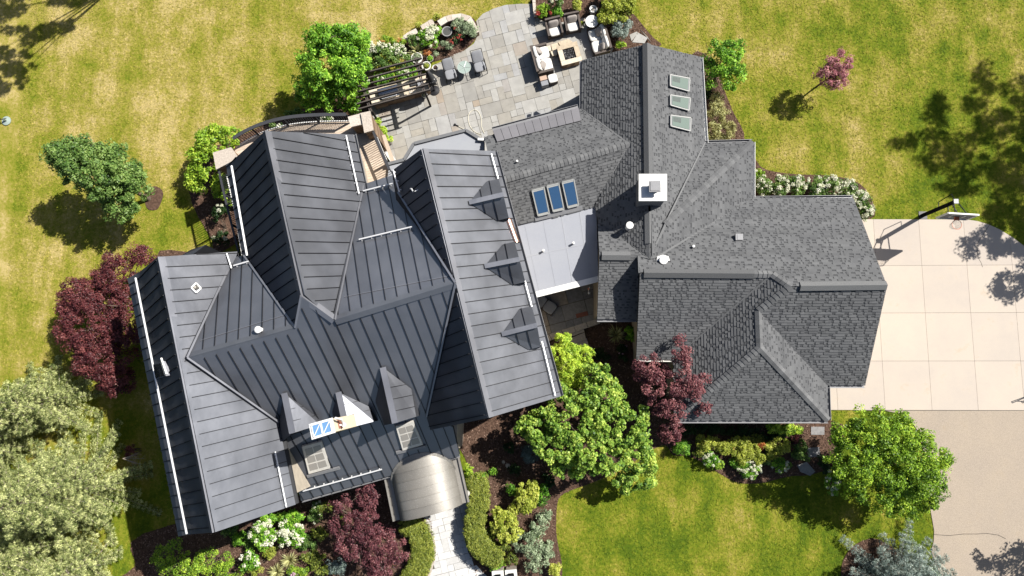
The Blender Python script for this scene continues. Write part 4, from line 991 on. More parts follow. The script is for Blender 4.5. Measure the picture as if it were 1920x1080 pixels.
# ---------------- raised deck on the garden side
def decking():
    z = 3.0; out = [(660, 228), (600, 230), (545, 235), (500, 246), (470, 259), (445, 275), (430, 300), (445, 320), (640, 330), (672, 350), (735, 335), (705, 258)]
    P = [at(x, y, z)[:2] for x, y in out]; m = MB(); m.prism(P, z-.25, z-.03); o = m.build('deck_floor', M['wood_dark'], house)
    L = [(x*math.cos(BA)+y*math.sin(BA), -x*math.sin(BA)+y*math.cos(BA)) for x, y in P]
    if area(L) < 0: L = L[::-1]
    ys = [p[1] for p in L]; k = math.floor(min(ys)/.14); b = MB(); r = random.Random(4)
    while k*.14 < max(ys):
        q = clip(clip(L, 0, -1, -(k*.14+.004)), 0, 1, (k+1)*.14-.004); k += 1
        if len(q) > 2: b.prism([(x*math.cos(BA)-y*math.sin(BA), x*math.sin(BA)+y*math.cos(BA)) for x, y in q], z-.03, z, tone=r.random())
    tag(b.build('deck_boards', M['deck'], o, tone=True), kind='stuff')
    return o
dk = decking()
def railing(name, label, pts, zf, h=1.0, top_w=.16, step=.12, post_every=1.6, group=None, parent=None, mat='rail', top_mat=None):
    t = parent or thing(name, label, 'railing', at(*pts[len(pts)//2], zf), group=group)
    inv = t.matrix_world.inverted() if parent is None else Matrix(); loc = t.location.copy() if parent is None else Vector()
    C_ = [at(x, y, zf)-loc for x, y in pts]; C_ = [Vector(p) for p in smooth_poly([tuple(p) for p in C_], 6, False)] if len(pts) > 2 else C_
    up = Vector((0, 0, h))
    m = MB(); 
    for a, b in zip(C_[:-1], C_[1:]): m.beam(a+up, b+up, top_w, .05)
    m.build('top_rail', M[top_mat or mat], t)
    m = MB()
    for a, b in zip(C_[:-1], C_[1:]): m.beam(a+Vector((0, 0, .1)), b+Vector((0, 0, .1)), .05, .04)
    m.build('bottom_rail', M['gutter_white'], t)
    L = 0; nb = 0; nxt = 0; np_ = 0; M1 = bpy.data.meshes.new('baluster'); bb = MB(); bb.box((0, 0, h/2), (.022, .022, h-.06)); M1.from_pydata(bb.v, [], bb.f); M1.materials.append(M[mat])
    for a, b in zip(C_[:-1], C_[1:]):
        d = (b-a).length
        while nxt < L+d:
            p = a.lerp(b, (nxt-L)/d); o = bpy.data.objects.new('baluster', M1); COL.objects.link(o); o.parent = t; o.location = p; nxt += step
        while np_ < L+d:
            p = a.lerp(b, (np_-L)/d); m = MB(); m.box(p+Vector((0, 0, h/2)), (.07, .07, h)); m.build('post', M[mat], t); np_ += post_every
        L += d
    return t
railing('deck_railing', 'curved charcoal railing with thin balusters round the garden side of the deck', [(658, 228), (600, 229), (548, 234), (505, 245), (475, 258), (452, 272)], 3.05, 1.0, .17)
railing('deck_railing', 'straight charcoal railing beside the black west eave of the deck', [(424, 318), (436, 372), (449, 425), (463, 480)], 3.05, 1.0, .10, .12)
railing('stair_railing', 'short grey railing down the deck stair beside the stone planter', [(706, 254), (737, 328)], 3.05, .95, .12, .11)
# far side rail of the stair
st = thing('deck_stair', 'narrow pale timber stair run beside the deck railing above the patio', 'staircase', at(722, 290, 0))
m = MB()
P = [at(x, y, 3.0)-st.location for x, y in [(716, 254), (722, 252), (748, 325), (741, 328)]]; m.hexa([p-Vector((0, 0, .1)) for p in P]+P); m.build('stair_tread', M['deck'], st)
def slab_stack(name, label, cat, px, z0, z1, capmat='coping', bodymat='brown_stone', over=1.1, group=None):
    P = [at(x, y, z1) for x, y in px]; c = sum(P, Vector())/len(P); c.z = 0; t = thing(name, label, cat, c, group=group)
    Q = [Vector((p.x-c.x, p.y-c.y, 0)) for p in P]
    if area([(p.x, p.y) for p in Q]) < 0: Q = Q[::-1]
    n = max(3, int((z1-z0)/.32)); r = random.Random(len(label))
    for k in range(n):
        za, zb = z0+(z1-.09-z0)*k/n, z0+(z1-.09-z0)*(k+1)/n-.012
        for i in range(2):
            a0, a1 = (0, r.uniform(.35, .65)) if i == 0 else (a1+.01, 1)
            q = [Q[0].lerp(Q[1], a0), Q[0].lerp(Q[1], a1), Q[3].lerp(Q[2], a1), Q[3].lerp(Q[2], a0)]; s_ = .88+r.uniform(-.015, .015)
            m = MB(); m.prism([(p*s_)[:2] for p in q], za, zb); m.build('stone', M[bodymat], t)
    m = MB(); m.prism([(p*over)[:2] for p in Q], z1-.09, z1); m.build('pillar_cap', M[capmat], t); return t
slab_stack('stone_pillar', 'square stone pillar with broad pale cap at the west end of the curved deck railing', 'pillar', [(399, 286), (433, 276), (447, 296), (405, 318)], 0, 4.35, over=1.0)
slab_stack('stone_pillar', 'pale capped stone pier where the curved deck railing meets the planter', 'pillar', [(652, 219), (678, 212), (684, 232), (658, 238)], 0, 4.2, over=1.0)
slab_stack('stone_pillar', 'taller pale capped stone pier beside the pergola with stone rubble on it', 'pillar', [(676, 212), (694, 208), (700, 244), (683, 249)], 0, 4.3, over=1.0)
# ================================================================== THINGS ON THE PATIO AND DRIVE
def mesh_child(mb, name, mat, t, smooth=False): 
    o = mb.build(name, M[mat], t)
    if smooth: smooth_by_angle(o, 50)
    return o
def local(px, py, z0=0.0, t=None): return at(px, py, z0)
PZ = .05
# pergola over the outdoor kitchen
pg = thing('pergola', 'dark slatted pergola of seven long beams over the stone outdoor kitchen', 'pergola', at(745, 165, 0))
pz = 2.55; B0 = pg.location.copy()
beams = [((657, 144), (791, 109)), ((659, 155), (793.5, 119)), ((661, 165), (797, 129.5)), ((665, 174), (799, 139)), ((667, 184), (801.5, 148)), ((669, 195), (804, 158)), ((672, 205), (807, 168))]
for a, b in beams:
    m = MB(); m.beam(at(*a, pz)-B0, at(*b, pz)-B0, .055, .15); mesh_child(m, 'beam', 'wood_dark', pg)
for a, b in (((672, 138), (694, 210)), ((778, 108), (794, 175))):
    for dx in (0, 3.2):
        m = MB(); m.beam(at(a[0]+dx, a[1], pz-.16)-B0, at(b[0]+dx, b[1], pz-.16)-B0, .05, .16); mesh_child(m, 'cross_beam', 'wood_dark', pg)
for q in ((677, 147), (692, 200), (782, 118), (795, 168)):
    p = at(*q, pz-.2)-B0; m = MB(); m.box((p.x, p.y, (pz-.2)/2), (.10, .10, pz-.2), BA); mesh_child(m, 'post', 'wood_dark', pg)
# outdoor kitchen counter
ok = thing('outdoor_kitchen', 'stone faced outdoor kitchen counter with pale top under the pergola', 'outdoor kitchen', at(745, 178, 0)); B0 = ok.location.copy()
def quad(t, px, z0, z1, name, mat, z=None):
    P = [at(x, y, z1)-t.location for x, y in px]; m = MB(); m.prism([p[:2] for p in P], z0, z1); return m.build(name, M[mat], t)
quad(ok, [(694, 170), (798, 142), (804, 165), (700, 194)], .05, .86, 'counter_body', 'brown_stone')
fa, fb = at(700, 193, .86)-B0, at(804, 164, .86)-B0; r_ = random.Random(2)
for row in range(3):
    t0 = 0
    while t0 < .98:
        t1 = min(1, t0+r_.uniform(.1, .22)); a, b = fa.lerp(fb, t0+.004), fa.lerp(fb, t1-.004); d = (b-a).normalized(); nrm = Vector((d.y, -d.x, 0))
        z0_, z1_ = .06+row*.265, .06+(row+1)*.265-.012; m = MB(); o_ = nrm*r_.uniform(.03, .055)
        m.hexa([V3(a, z0_), V3(a+o_, z0_), V3(b+o_, z0_), V3(b, z0_), V3(a, z1_), V3(a+o_, z1_), V3(b+o_, z1_), V3(b, z1_)]); m.build('stone', M['brown_stone'], ok); t0 = t1
for q in ([(691, 170), (706, 166), (713, 194), (698, 198)], [(706, 166), (742, 157), (744, 162), (708, 171)], [(742, 157), (798, 141), (806, 168), (750, 183)], [(712, 189), (750, 178), (751, 183), (713, 194)]):
    quad(ok, q, .86, .92, 'counter_top', 'buff')
gr = thing('gas_grill', 'stainless steel hooded gas grill set into the counter under the pergola', 'grill', at(728, 172, .92)); gr.rotation_euler.z = BA
m = MB()
for k in range(9):
    a0, a1 = math.pi*k/9*.75, math.pi*(k+1)/9*.75; f = lambda a: (-math.cos(a)*.28+.02, math.sin(a)*.26)
    y0, z0_ = f(a0); y1, z1_ = f(a1); m.face([(-.52, y0, z0_), (.52, y0, z0_), (.52, y1, z1_), (-.52, y1, z1_)][::-1])
o = m.build('hood', M['steel'], gr, smooth=True, merge=True)
m = MB(); m.box((0, -.02, -.02), (1.08, .62, .08)); mesh_child(m, 'grill_body', 'steel', gr)
m = MB(); m.tube([(-.4, -.36, .12), (.4, -.36, .12)], .02); m.box((-.4, -.32, .1), (.03, .08, .03)); m.box((.4, -.32, .1), (.03, .08, .03)); mesh_child(m, 'handle', 'bar', gr)
for k in range(4): m = MB(); m.lathe((-.3+k*.2, -.33, 0), [(.025, 0), (.025, .03)], 10); mesh_child(m, 'knob', 'black', gr)
sb = thing('side_burner', 'dark covered side burner right of the steel grill on the counter', 'burner', at(782, 158, .92)); sb.rotation_euler.z = BA
m = MB(); m.box((-.18, .1, .05), (.32, .3, .1)); mesh_child(m, 'burner_body', 'charcoal', sb); m = MB(); m.box((.2, 0, .08), (.34, .38, .12), .1); mesh_child(m, 'burner_lid', 'pale_cushion', sb)
m = MB(); m.box((-.22, .22, .13), (.34, .06, .05), .1); mesh_child(m, 'handle', 'black', sb)
sb2 = thing('folding_stool', 'small white wire rack beside the side burner on the counter', 'rack', at(774, 170, .92)); sb2.name = 'wire_rack'
m = MB()
for k in range(4): m.beam((-.15+k*.1, -.12, .06), (-.15+k*.1, .12, .06), .015, .015)
for s_ in (-1, 1): m.beam((-.17, s_*.12, .06), (.17, s_*.12, .06), .02, .02); m.beam((-.15, s_*.12, 0), (-.15, s_*.12, .06), .02, .02); m.beam((.15, s_*.12, 0), (.15, s_*.12, .06), .02, .02)
m.build('rack_frame', M['white'], sb2)
# closed umbrella
um = thing('patio_umbrella', 'closed charcoal umbrella standing by the east end of the pergola', 'umbrella', at(815, 170, PZ))
m = MB(); m.lathe((0, 0, 0), [(.28, 0), (.28, .05), (.06, .09), (.05, .16)], 16); mesh_child(m, 'umbrella_base', 'black', um)
m = MB(); m.tube([(0, 0, .1), (0, 0, 2.45)], .022, 8); mesh_child(m, 'pole', 'black', um)
m = MB(); b0 = []
for i, (r0, z) in enumerate(((.15, .95), (.24, 1.05), (.22, 1.4), (.17, 1.85), (.12, 2.2), (.05, 2.42), (.01, 2.45))):
    b0.append([(r0*(1.0+(.32 if k % 2 else -.25))*math.cos(k*math.pi/8), r0*(1.0+(.32 if k % 2 else -.25))*math.sin(k*math.pi/8), z) for k in range(16)])
for A_, B_ in zip(b0[:-1], b0[1:]):
    for k in range(16): m.face([A_[k], A_[(k+1) % 16], B_[(k+1) % 16], B_[k]])
m.build('canopy', M['charcoal'], um, smooth=True, merge=True)
m = MB(); m.tube([(.19*math.cos(t), .19*math.sin(t), 1.5) for t in np.linspace(0, 2*math.pi, 14)[:-1]], .02, 6, closed=True); mesh_child(m, 'strap', 'white', um)
# lounge chairs
def outdoor_chair(px, rz, label, group, z=PZ):
    t = thing('lounge_chair', label, 'chair', at(*px, z), rz, group)
    cushion('seat_cushion', (.60, .56, .11), M['pale_cushion'], t, (0, -.10, .40), (math.radians(-3), 0, 0), .2, 1)
    cushion('back_cushion', (.60, .66, .11), M['pale_cushion'], t, (0, .42, .58), (math.radians(38), 0, 0), .2, 2)
    for s_ in (-1, 1):
        m = MB(); m.tube([(s_*.33, -.40, 0), (s_*.33, -.40, .58), (s_*.33, .2, .60), (s_*.33, .30, 0)], .018, 6); mesh_child(m, 'arm', 'black', t)
        m = MB(); m.tube([(s_*.31, -.38, .33), (s_*.31, .2, .33), (s_*.31, .70, .86)], .018, 6); mesh_child(m, 'side_frame', 'black', t)
    for y_ in (-.38, .2): m = MB(); m.tube([(-.31, y_, .33), (.31, y_, .33)], .016, 6); mesh_child(m, 'stretcher', 'black', t)
    m = MB(); m.tube([(-.31, .70, .86), (.31, .70, .86)], .016, 6); mesh_child(m, 'top_rail', 'black', t)
    m = MB(); m.box((.22, -.24, .49), (.07, .25, .03)); mesh_child(m, 'armrest_pad', 'black', t)
    return t
CG = 'grey cushioned lounge chairs with the wire table between them'
outdoor_chair((846, 142), BA, 'grey cushioned lounge chair nearest the pergola, left of the wire table', CG)
outdoor_chair((900, 128), BA, 'grey cushioned lounge chair right of the round wire table', CG)
wt = thing('wire_table', 'round pale green wire and glass table between two grey lounge chairs', 'table', at(872, 134, PZ))
m = MB(); m.tube([(.36*math.cos(t), .36*math.sin(t), .55) for t in np.linspace(0, 2*math.pi, 25)[:-1]], .018, 6, closed=True); mesh_child(m, 'table_rim', 'aluminium', wt)
m = MB(); m.lathe((0, 0, .545), [(.35, 0), (.35, .008)], 24); mesh_child(m, 'table_top', 'glass_table', wt)
for k in range(5):
    a = k*2*math.pi/5; m = MB(); m.tube([(.3*math.cos(a), .3*math.sin(a), .53), (.10*math.cos(a+.5), .10*math.sin(a+.5), .28), (.34*math.cos(a+.3), .34*math.sin(a+.3), 0)], .013, 6); mesh_child(m, 'leg', 'aluminium', wt)
    m = MB(); m.tube([(.36*math.cos(a), .36*math.sin(a), .56), (0, 0, .56)], .012, 5); mesh_child(m, 'spoke', 'aluminium', wt)
# pots
def pot(name, label, px, r, h, mat, fill='soil', plant=None, z=PZ, cat='plant pot', group=None):
    t = thing(name, label, cat, at(*px, z), group=group); m = MB()
    m.lathe((0, 0, 0), [(r*.68, 0), (r*.9, h*.5), (r, h*.92), (r*1.06, h*.92), (r*1.06, h), (r*.9, h), (r*.88, h*.86)], 20); mesh_child(m, 'pot_body', mat, t, True)
    m = MB(); m.lathe((0, 0, h*.84), [(r*.88, 0), (r*.5, .015), (0.01, .02)], 20); mesh_child(m, 'pot_fill', fill, t)
    return t
POTS = {}
POTS['a'] = pot('plant_pot', 'wide cream pot of yellow foliage beside the pergola end', (801, 128), .24, .34, 'offwhite')
pot('plant_pot', 'small terracotta rimmed pot with bare soil next to the cream pot', (817, 130), .15, .26, 'fascia')
POTS['b'] = pot('plant_pot', 'pale grey pot of green grass at the corner of the raised bed', (808, 114), .19, .3, 'zinc')
POTS['c'] = pot('plant_pot', 'white pot of white flowers at the kitchen counter foot', (797, 181), .16, .3, 'white')
POTS['d'] = pot('plant_pot', 'large white urn planter north of the pergola beams', (784, 115), .30, .45, 'fascia')
pot('tall_planter', 'round white empty planter behind the white patio table', (1111, 26), .20, .55, 'white', fill='zinc')
bw = thing('stone_bowl', 'round grey water basin among the raised bed flowers', 'bird bath', at(838, 59, .5))
m = MB(); m.lathe((0, 0, -.5), [(.16, 0), (.10, .1), (.09, .4), (.28, .50), (.29, .52), (.25, .52), (.20, .44), (.01, .42)], 26); mesh_child(m, 'basin', 'greyglaze', bw, True)
m = MB(); m.lathe((0, 0, -.01), [(.235, 0), (.01, .002)], 26); mesh_child(m, 'water', 'water', bw)
lp = thing('black_lantern', 'round black lantern on a thin post at the garden edge', 'lantern', at(1124, 18, 0))
m = MB(); m.tube([(0, 0, 0), (0, 0, 1.5)], .025, 6); mesh_child(m, 'post', 'black', lp); m = MB(); m.lathe((0, 0, 1.45), [(.05, 0), (.21, .08), (.23, .14), (.06, .26), (.02, .3)], 18); mesh_child(m, 'lantern_head', 'black', lp)
# fire pit
fp = thing('fire_pit', 'square pale stone fire pit filled with black gravel', 'fire pit', at(1067, 107, PZ), BA)
def ring_stones(t, w, d, h, cw, mat, n=3, bodyin=.12):
    for (cx, cy, sx, sy) in ((0, d/2-cw/2, w, cw), (0, -d/2+cw/2, w, cw), (-w/2+cw/2, 0, cw, d-2*cw), (w/2-cw/2, 0, cw, d-2*cw)):
        m = MB(); m.box((cx, cy, h+.03), (sx-.006, sy-.006, .06)); m.build('coping_stone', M[mat], t)
ring_stones(fp, 1.15, 1.15, .40, .26, 'buff')
r_ = random.Random(8)
for s_ in range(4):
    for row in range(2):
        x = -.52
        while x < .5:
            l = r_.uniform(.18, .36); x1 = min(.52, x+l); c = ((x+x1)/2, -.53, .10+row*.2)
            R_ = Matrix.Rotation(s_*math.pi/2, 3, 'Z'); p = R_ @ Vector(c); m = MB(); m.box(p, (x1-x-.01, .08+r_.uniform(0, .02), .19), s_*math.pi/2); m.build('stone', M['brown_stone'], fp); x = x1
m = MB(); m.box((0, 0, .2), (.9, .9, .3)); mesh_child(m, 'fire_bowl', 'black', fp)
m = MB(); r_ = random.Random(3)
for k in range(420):
    x, y = r_.uniform(-.30, .30), r_.uniform(-.30, .30); s_ = r_.uniform(.012, .03); m.box((x, y, .36+r_.uniform(0, .03)), (s_, s_*1.2, s_), r_.uniform(0, 3), tone=r_.random()**1.3, rx=r_.uniform(0, 1))
tag(m.build('lava_gravel', M['gravel'], fp, tone=True), kind='stuff')
hearth = [at(x, y, .2)-fp.location for x, y in [(1018, 92), (1072, 76), (1076, 88), (1045, 97), (1040, 112), (1022, 106)]]
hs = thing('stone_hearth', 'low flat buff stones laid behind the square fire pit', 'stone ledge', at(1045, 90, PZ)); r_ = random.Random(5)
for q in ([(1006, 93), (1032, 85), (1034, 95), (1010, 100)], [(1033, 84), (1045, 80), (1050, 90), (1036, 95)], [(1046, 79), (1066, 73), (1075, 80), (1051, 86)], [(1032, 97), (1045, 93), (1044, 103), (1036, 105)]):
    P = [at(x, y, .2)-hs.location for x, y in q]; m = MB(); m.prism([p[:2] for p in P], 0, .16+r_.uniform(-.02, .02)); m.build('flat_stone', M['buff'], hs)
# wicker armchairs
def armchair(px, rz, label, group):
    t = thing('wicker_armchair', label, 'armchair', at(*px, PZ), rz, group)
    m = MB(); m.box((0, 0, .17), (.66, .66, .26)); mesh_child(m, 'seat_base', 'wicker', t)
    for s_ in (-1, 1):
        m = MB(); m.hexa([(s_*.36-.05, -.34, 0), (s_*.36+.05, -.34, 0), (s_*.36+.05, .36, 0), (s_*.36-.05, .36, 0), (s_*.38-.05, -.36, .58), (s_*.38+.05, -.36, .58), (s_*.38+.05, .40, .70), (s_*.38-.05, .40, .70)]); mesh_child(m, 'arm', 'wicker', t)
    m = MB(); m.hexa([(-.40, .28, .1), (.40, .28, .1), (.40, .38, .1), (-.40, .38, .1), (-.42, .42, .86), (.42, .42, .86), (.42, .52, .86), (-.42, .52, .86)]); mesh_child(m, 'backrest', 'wicker', t)
    cushion('seat_cushion', (.60, .62, .15), M['offwhite'], t, (0, -.06, .40), (0, 0, 0), .25, 4)
    cushion('back_pillow', (.58, .46, .16), M['taupe'], t, (0, .22, .60), (math.radians(62), 0, 0), .45, 5)
    return t
AG = 'wicker armchairs north of the fire pit'
armchair((1039, 62), BA-.02, 'brown wicker armchair with white seat, left of the pair by the flower bed', AG)
armchair((1073, 53), BA-.06, 'brown wicker armchair with white seat beside the round white table', AG)
def loveseat(px, rz, label, group, pill):
    t = thing('loveseat', label, 'sofa', at(*px, PZ), rz, group)
    m = MB(); m.box((0, 0, .18), (1.45, .78, .28)); mesh_child(m, 'seat_base', 'wicker', t)
    m = MB(); m.hexa([(-.74, .32, .1), (.74, .32, .1), (.74, .44, .1), (-.74, .44, .1), (-.76, .42, .80), (.76, .42, .80), (.76, .56, .80), (-.76, .56, .80)]); mesh_child(m, 'backrest', 'wicker', t)
    for s_ in (-1, 1):
        m = MB(); m.box((s_*.76, .04, .30), (.12, .86, .58)); mesh_child(m, 'arm', 'wicker', t)
        cushion('seat_cushion', (.68, .70, .16), M['offwhite'], t, (s_*.345, -.06, .40), (0, 0, 0), .25, 6+s_)
        cushion('back_cushion', (.68, .46, .18), M['offwhite'], t, (s_*.345, .30, .66), (math.radians(68), 0, 0), .4, 9+s_)
    for (x, y, z, a) in pill: cushion('throw_pillow', (.42, .42, .14), M['taupe'], t, (x, y, z), (math.radians(52), 0, a), .6, 12)
    return t
loveseat((1018, 117), BA+math.pi/2, 'wicker loveseat with white cushions on the pergola side of the fire pit', 'wicker loveseats facing each other over the fire pit', [(.42, .12, .66, .3), (-.42, .12, .64, -.5)])
loveseat((1120, 82), BA-math.pi/2, 'wicker loveseat with white cushions beside the silvery shrub', 'wicker loveseats facing each other over the fire pit', [(-.36, .10, .66, .2), (.50, .06, .62, -.3)])
rt = thing('round_table', 'round white patio table behind the right-hand loveseat', 'table', at(1108, 52, PZ))
m = MB(); m.lathe((0, 0, .70), [(.33, 0), (.35, .015), (.35, .035), (.02, .04)], 30); mesh_child(m, 'table_top', 'white', rt)
m = MB(); m.lathe((0, 0, 0), [(.2, 0), (.18, .03), (.035, .08), (.035, .7)], 14); mesh_child(m, 'pedestal', 'white', rt)
ot = thing('ottoman', 'square white cushioned ottoman at the foot of the left loveseat', 'ottoman', at(1036, 152, PZ), BA)
m = MB(); m.box((0, 0, .16), (.46, .46, .30)); mesh_child(m, 'ottoman_base', 'wicker', ot); cushion('seat_cushion', (.48, .48, .12), M['offwhite'], ot, (0, 0, .36), (0, 0, 0), .2, 3)
bx = thing('side_box', 'small brown wooden box table beside the white ottoman', 'side table', at(1020, 157, PZ), BA)
m = MB(); m.box((0, .14, .24), (.38, .24, .44)); mesh_child(m, 'box_body', 'terracotta', bx); m = MB(); m.box((0, -.14, .22), (.38, .26, .42)); mesh_child(m, 'drawer', 'pale_cushion', bx)
# hose with its nozzle
hz = thing('garden_hose', 'pale looped garden hose with nozzle on the patio near the bay roof', 'hose', at(890, 228, PZ))
L = [(882, 252), (872, 243), (862, 239), (853, 234)]; lo = [(908, 250), (903, 238), (902, 222), (897, 210), (889, 206), (880, 212), (878, 224), (882, 238), (892, 248), (903, 252)]
m = MB(); m.tube([Vector(p)+at(0, 0, 0)*0 for p in smooth_poly([tuple(at(x, y, PZ+.02)-hz.location) for x, y in lo], 5, False)], .015, 6); mesh_child(m, 'hose_coil', 'hose', hz)
m = MB(); m.tube([Vector(p) for p in smooth_poly([tuple(at(x, y, PZ+.03)-hz.location) for x, y in [(896, 256), (880, 247), (866, 240), (858, 236)]], 5, False)], .015, 6); mesh_child(m, 'hose_end', 'hose', hz)
m = MB(); p = at(853, 233.5, PZ+.04)-hz.location; m.lathe(p-Vector((0, 0, .03)), [(.05, 0), (.06, .05), (.03, .08)], 10); m.tube([p, at(860, 236.5, PZ+.04)-hz.location], .025, 6); mesh_child(m, 'nozzle', 'black', hz)
# courtyard chaise (two cushions) and the string of small lights
cz = thing('cushioned_chaise', 'low grey cushioned chaise in the shaded courtyard between the roofs', 'chaise', at(1022, 571, .36), math.radians(-36))
m = MB(); m.box((0, 0, .14), (1.25, .66, .26)); mesh_child(m, 'chaise_base', 'wicker', cz)
cushion('seat_cushion', (.60, .62, .13), M['pale_cushion'], cz, (.30, 0, .32), (0, 0, 0), .15, 3); cushion('back_cushion', (.60, .62, .13), M['pale_cushion'], cz, (-.32, 0, .38), (0, math.radians(14), 0), .15, 4)
ch = thing('hanging_ornament', 'thin red and white wind chime hanging over the courtyard', 'wind chime', at(1104, 541, 3.2))
m = MB(); m.tube([(0, 0, .5), (0, 0, 0), (.02, -.04, -.6)], .012, 5); mesh_child(m, 'cord', 'white', ch); m = MB(); m.lathe((0, 0, -.1), [(.02, 0), (.05, .06), (.02, .12)], 10); mesh_child(m, 'chime_top', 'rim', ch)
m = MB(); m.lathe((.06, -.14, -.75), [(.01, 0), (.06, .05), (.02, .1)], 10); m.tube([(.02, -.04, -.6), (.06, -.14, -.7)], .01, 5); mesh_child(m, 'chime_weight', 'white', ch)
dm = thing('doormat', 'small rust red mat at the courtyard edge above the steps', 'mat', at(1091, 590, .37), BA)
m = MB(); m.box((0, 0, .01), (.62, .22, .02)); mesh_child(m, 'mat_pile', 'brick_red', dm)
# front walk lanterns
for q, lb in (((936, 1072), 'square black lantern on a pale pier at the foot of the walk'), ((960, 1070), 'square black lantern on a pale pier behind the walk-side one')):
    t = thing('pier_lantern', lb, 'lantern', at(*q, 0), .1, 'lantern piers by the front walk'); m = MB(); m.box((0, 0, .45), (.5, .5, .9)); mesh_child(m, 'pier', 'coping', t); m = MB(); m.box((0, 0, .94), (.58, .58, .08)); mesh_child(m, 'pier_cap', 'fascia', t)
    m = MB(); m.box((0, 0, 1.18), (.26, .26, .38)); m.box((0, 0, 1.40), (.34, .34, .05)); mesh_child(m, 'lantern_head', 'black', t)
# sprinkler on the west lawn
sp = thing('lawn_sprinkler', 'small round green sprinkler on the far left lawn', 'sprinkler', at(13, 227, 0))
m = MB(); m.lathe((0, 0, 0), [(.26, .02), (.26, .06), (.08, .1), (.05, .3)], 16); mesh_child(m, 'sprinkler_base', 'glass_table', sp); m = MB(); m.tube([(-.1, 0, .3), (-.6, .25, .05), (-1.2, .5, .03)], .02, 6); mesh_child(m, 'hose', 'black', sp)
m = MB(); m.tube([(-.2, -.05, .32), (.2, .05, .32)], .02, 6); mesh_child(m, 'sprinkler_arm', 'black', sp)
# basketball hoop
bh = thing('basketball_hoop', 'tall basketball hoop with glass backboard at the edge of the driveway', 'basketball hoop', at(1730, 404, 0)); O = bh.location.copy()
H1 = 3.05; m = MB(); m.beam((0, 0, 0), (0, 0, H1), .15, .15, up=(0, 1, 0)); mesh_child(m, 'pole', 'black', bh)
m = MB(); m.box((0, 0, .02), (.42, .42, .04)); mesh_child(m, 'base_plate', 'black', bh)
topc = Vector((0, 0, H1)); bl, br = at(1778, 399.5, 3.55)-O, at(1835, 403, 3.55)-O; bl2 = Vector((bl.x, bl.y, 2.50)); br2 = Vector((br.x, br.y, 2.50)); mid = (bl+br)/2
m = MB(); d = (br-bl).normalized(); nr = Vector((d.y, -d.x, 0)); th = nr*.03
m.hexa([bl2, br2, br2-th*1.5, bl2-th*1.5, bl, br, br-th*1.5, bl-th*1.5]); mesh_child(m, 'backboard', 'acrylic', bh)
m = MB()
for a, b in ((bl, br), (bl2, br2), (bl, bl2), (br, br2)): m.beam(a, b, .07, .07, up=nr)
mesh_child(m, 'backboard_frame', 'white', bh)
c0 = (bl2+br2)/2; m = MB(); w_ = d*.30
for a, b in ((c0-w_+Vector((0, 0, .3)), c0+w_+Vector((0, 0, .3))), (c0-w_+Vector((0, 0, .75)), c0+w_+Vector((0, 0, .75))), (c0-w_+Vector((0, 0, .3)), c0-w_+Vector((0, 0, .75))), (c0+w_+Vector((0, 0, .3)), c0+w_+Vector((0, 0, .75)))): m.beam(a+nr*.01, b+nr*.01, .05, .012, up=nr)
mesh_child(m, 'target_square', 'white', bh)
rc = Vector((c0.x, c0.y, 3.0))+nr*.40; m = MB(); m.tube([rc+Vector((.23*math.cos(t), .23*math.sin(t), 0)) for t in np.linspace(0, 2*math.pi, 25)[:-1]], .014, 6, closed=True); mesh_child(m, 'rim', 'rim', bh)
m = MB(); m.box(Vector((c0.x, c0.y, 2.98))+nr*.09, (.16, .2, .10), math.atan2(nr.y, nr.x)); mesh_child(m, 'rim_bracket', 'rim', bh)
m = MB()
for k in range(12):
    for dk in (-1, 1):
        pp = []
        for j in range(5):
            r0 = .23-.09*math.sin(j/4*1.3); a = 2*math.pi*(k+dk*j*.5)/12; pp.append(rc+Vector((r0*math.cos(a), r0*math.sin(a), -.1*j)))
        m.tube(pp, .006, 4)
mesh_child(m, 'net', 'net', bh)
for s_ in (-1, 1):
    for z0_, z1_ in ((H1-.02, 3.35), (H1-.5, 2.75)):
        m = MB(); m.tube([Vector((0, 0, z0_))+d*s_*.09, Vector((mid.x, mid.y, z1_))+d*s_*.28-nr*.06], .028, 6); mesh_child(m, 'arm', 'black', bh)
m = MB(); back = -nr
m.tube([Vector((0, 0, 1.5)), Vector((0, 0, 1.55))+back*.35, Vector((0, 0, H1-.35))+back*.45, Vector((0, 0, H1-.05))+back*.05], .02, 6); mesh_child(m, 'crank_frame', 'black', bh)
m = MB(); m.box((0, 0, H1), (.22, .22, .1)); mesh_child(m, 'pole_cap', 'gutter', bh)
# tubular rack at the right-hand edge of the drive
fr2 = thing('tubular_frame', 'dark bent tube frame standing on the concrete at the right edge', 'bike rack', at(1922, 745, 0)); m = MB()
for dx in (0, .5): m.tube([Vector((dx, 0, 0)), Vector((dx-.02, .1, .9)), Vector((dx+.1, .25, 1.1)), Vector((dx+.8, .5, 1.1)), Vector((dx+.9, .5, 0))], .02, 6)
m.beam((0, .05, .6), (.5, .05, .6), .03, .03); m.build('tube', M['black'], fr2)
